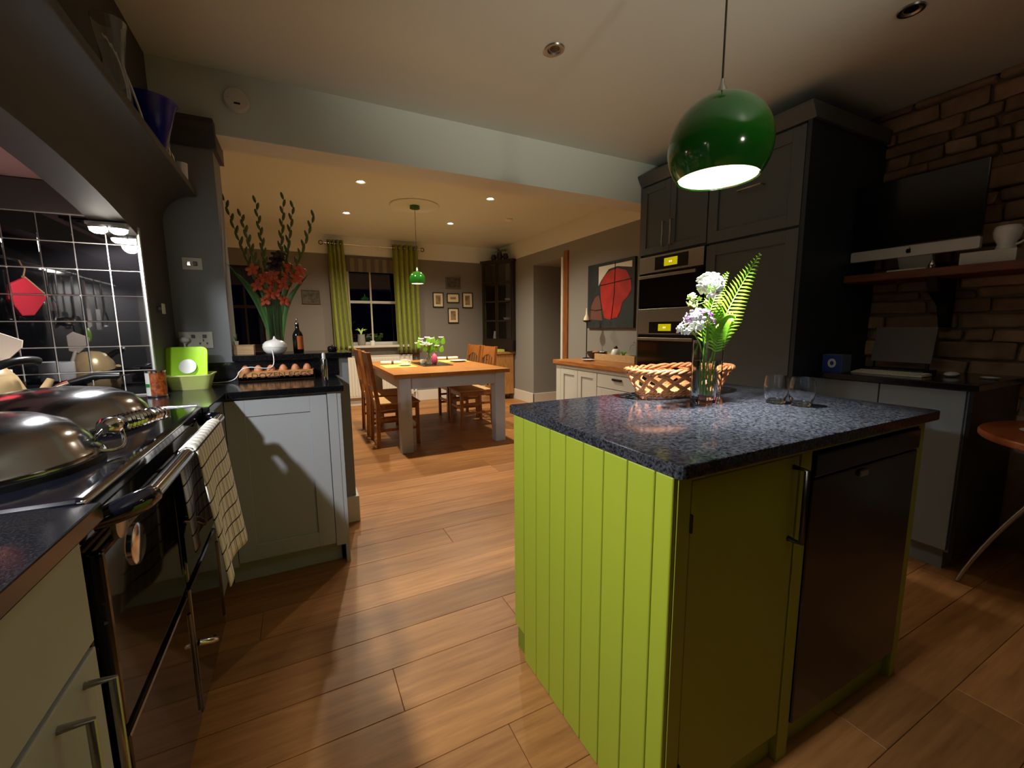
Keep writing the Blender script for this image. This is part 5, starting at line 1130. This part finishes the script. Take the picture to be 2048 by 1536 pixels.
obj('saucer', MB().lathe([(.03, 0), (.07, .010), (.076, .014), (.03, .006), (.001, .006)], (1.06, 4.80, TZ + .0035), 28, True, False), 'white_ceramic', tc_, smooth=50); obj('cup', MB().lathe([(.026, .006), (.036, .014), (.044, .068), (.042, .068), (.034, .016), (.001, .012)], (1.06, 4.80, TZ + .0035), 24, True, False), 'white_ceramic', tc_, smooth=50); obj('handle', MB().tube(bez((1.10, 4.80, TZ + .06), (1.135, 4.80, TZ + .06), (1.13, 4.80, TZ + .03), (1.095, 4.80, TZ + .028), 8), .004, 6), 'white_ceramic', tc_, smooth=60)
o = obj('dinner_plate', MB().lathe([(.06, 0), (.10, .010), (.115, .016), (.11, .018), (.06, .006), (.001, .006)], (1.78, 5.06, TZ + .0035), 32, True, False), 'white_ceramic', smooth=50); tag(o, 'white plate on the dining table near the sideboard chairs', 'plate')
o = obj('wooden_coaster', MB().lathe([(.05, 0), (.05, .016)], (1.24, 5.38, TZ + .0005), 24), 'pale_wood', smooth=40); tag(o, 'small round wooden block behind the tea cup', 'coaster')
bv = thing('table_vase', 'small clear glass bottle vase of white and green flowers on the dining table', 'vase', (1.36, 4.86, TZ + .006))
obj('glass', MB().lathe([(.035, 0), (.042, .01), (.042, .07), (.024, .095), (.024, .125), (.028, .13), (.025, .13), (.021, .12), (.021, .095), (.038, .068), (.038, .012), (.001, .01)], (1.36, 4.86, TZ + .0065), 24, True, False), 'glass', bv, smooth=50)
rs2 = random.Random(11)
for k in range(34):
    a = rs2.uniform(0, 2 * pi); r = rs2.uniform(.02, .17); tip = Vector((1.36 + r * cos(a), 4.86 + r * .7 * sin(a), TZ + .20 + rs2.uniform(0, .11)))
    st2 = obj('stem', MB().tube(bez((1.36, 4.86, TZ + .05), (1.36, 4.86, TZ + .13), (1.36 + r * .3 * cos(a), 4.86, TZ + .17), tip, 6), .002, 5), 'stem_green', bv, smooth=60)
    if k % 2:
        mb = MB()
        for m_ in range(5):
            s0 = len(mb.v); mb.sphere((0, .019, 0), .016, 7, 5, (.9, 1.1, .4)); mb.xf(R3('Z', m_ * 72) @ R3('X', 20), s0)
        obj('bloom', mb.xf(T3(*tip)), 'petal_white', st2, smooth=180)
    else: blade(bez(tip - Vector((0, 0, .06)), tip - Vector((0, 0, .04)), tip - Vector((0, 0, .01)), tip + Vector((.02 * cos(a), 0, .02)), 6), .03, 'fern_green', 'leaf', st2)
o = obj('egg_candle', MB().lathe([(.022, 0), (.032, .02), (.037, .05), (.033, .085), (.020, .112), (.008, .118), (.005, .128), (.001, .13)], (1.40, 4.79, TZ + .0065), 24), 'pink_candle', smooth=60); tag(o, 'pink egg-shaped candle on the slate runner', 'candle')
o = obj('small_white_pot', MB().lathe([(.025, 0), (.032, .02), (.03, .05), (.026, .05), (.001, .04)], (1.29, 4.90, TZ + .0065), 18, True, False), 'white_ceramic', smooth=50); tag(o, 'small white pot on the slate runner beside the flower vase', 'pot')
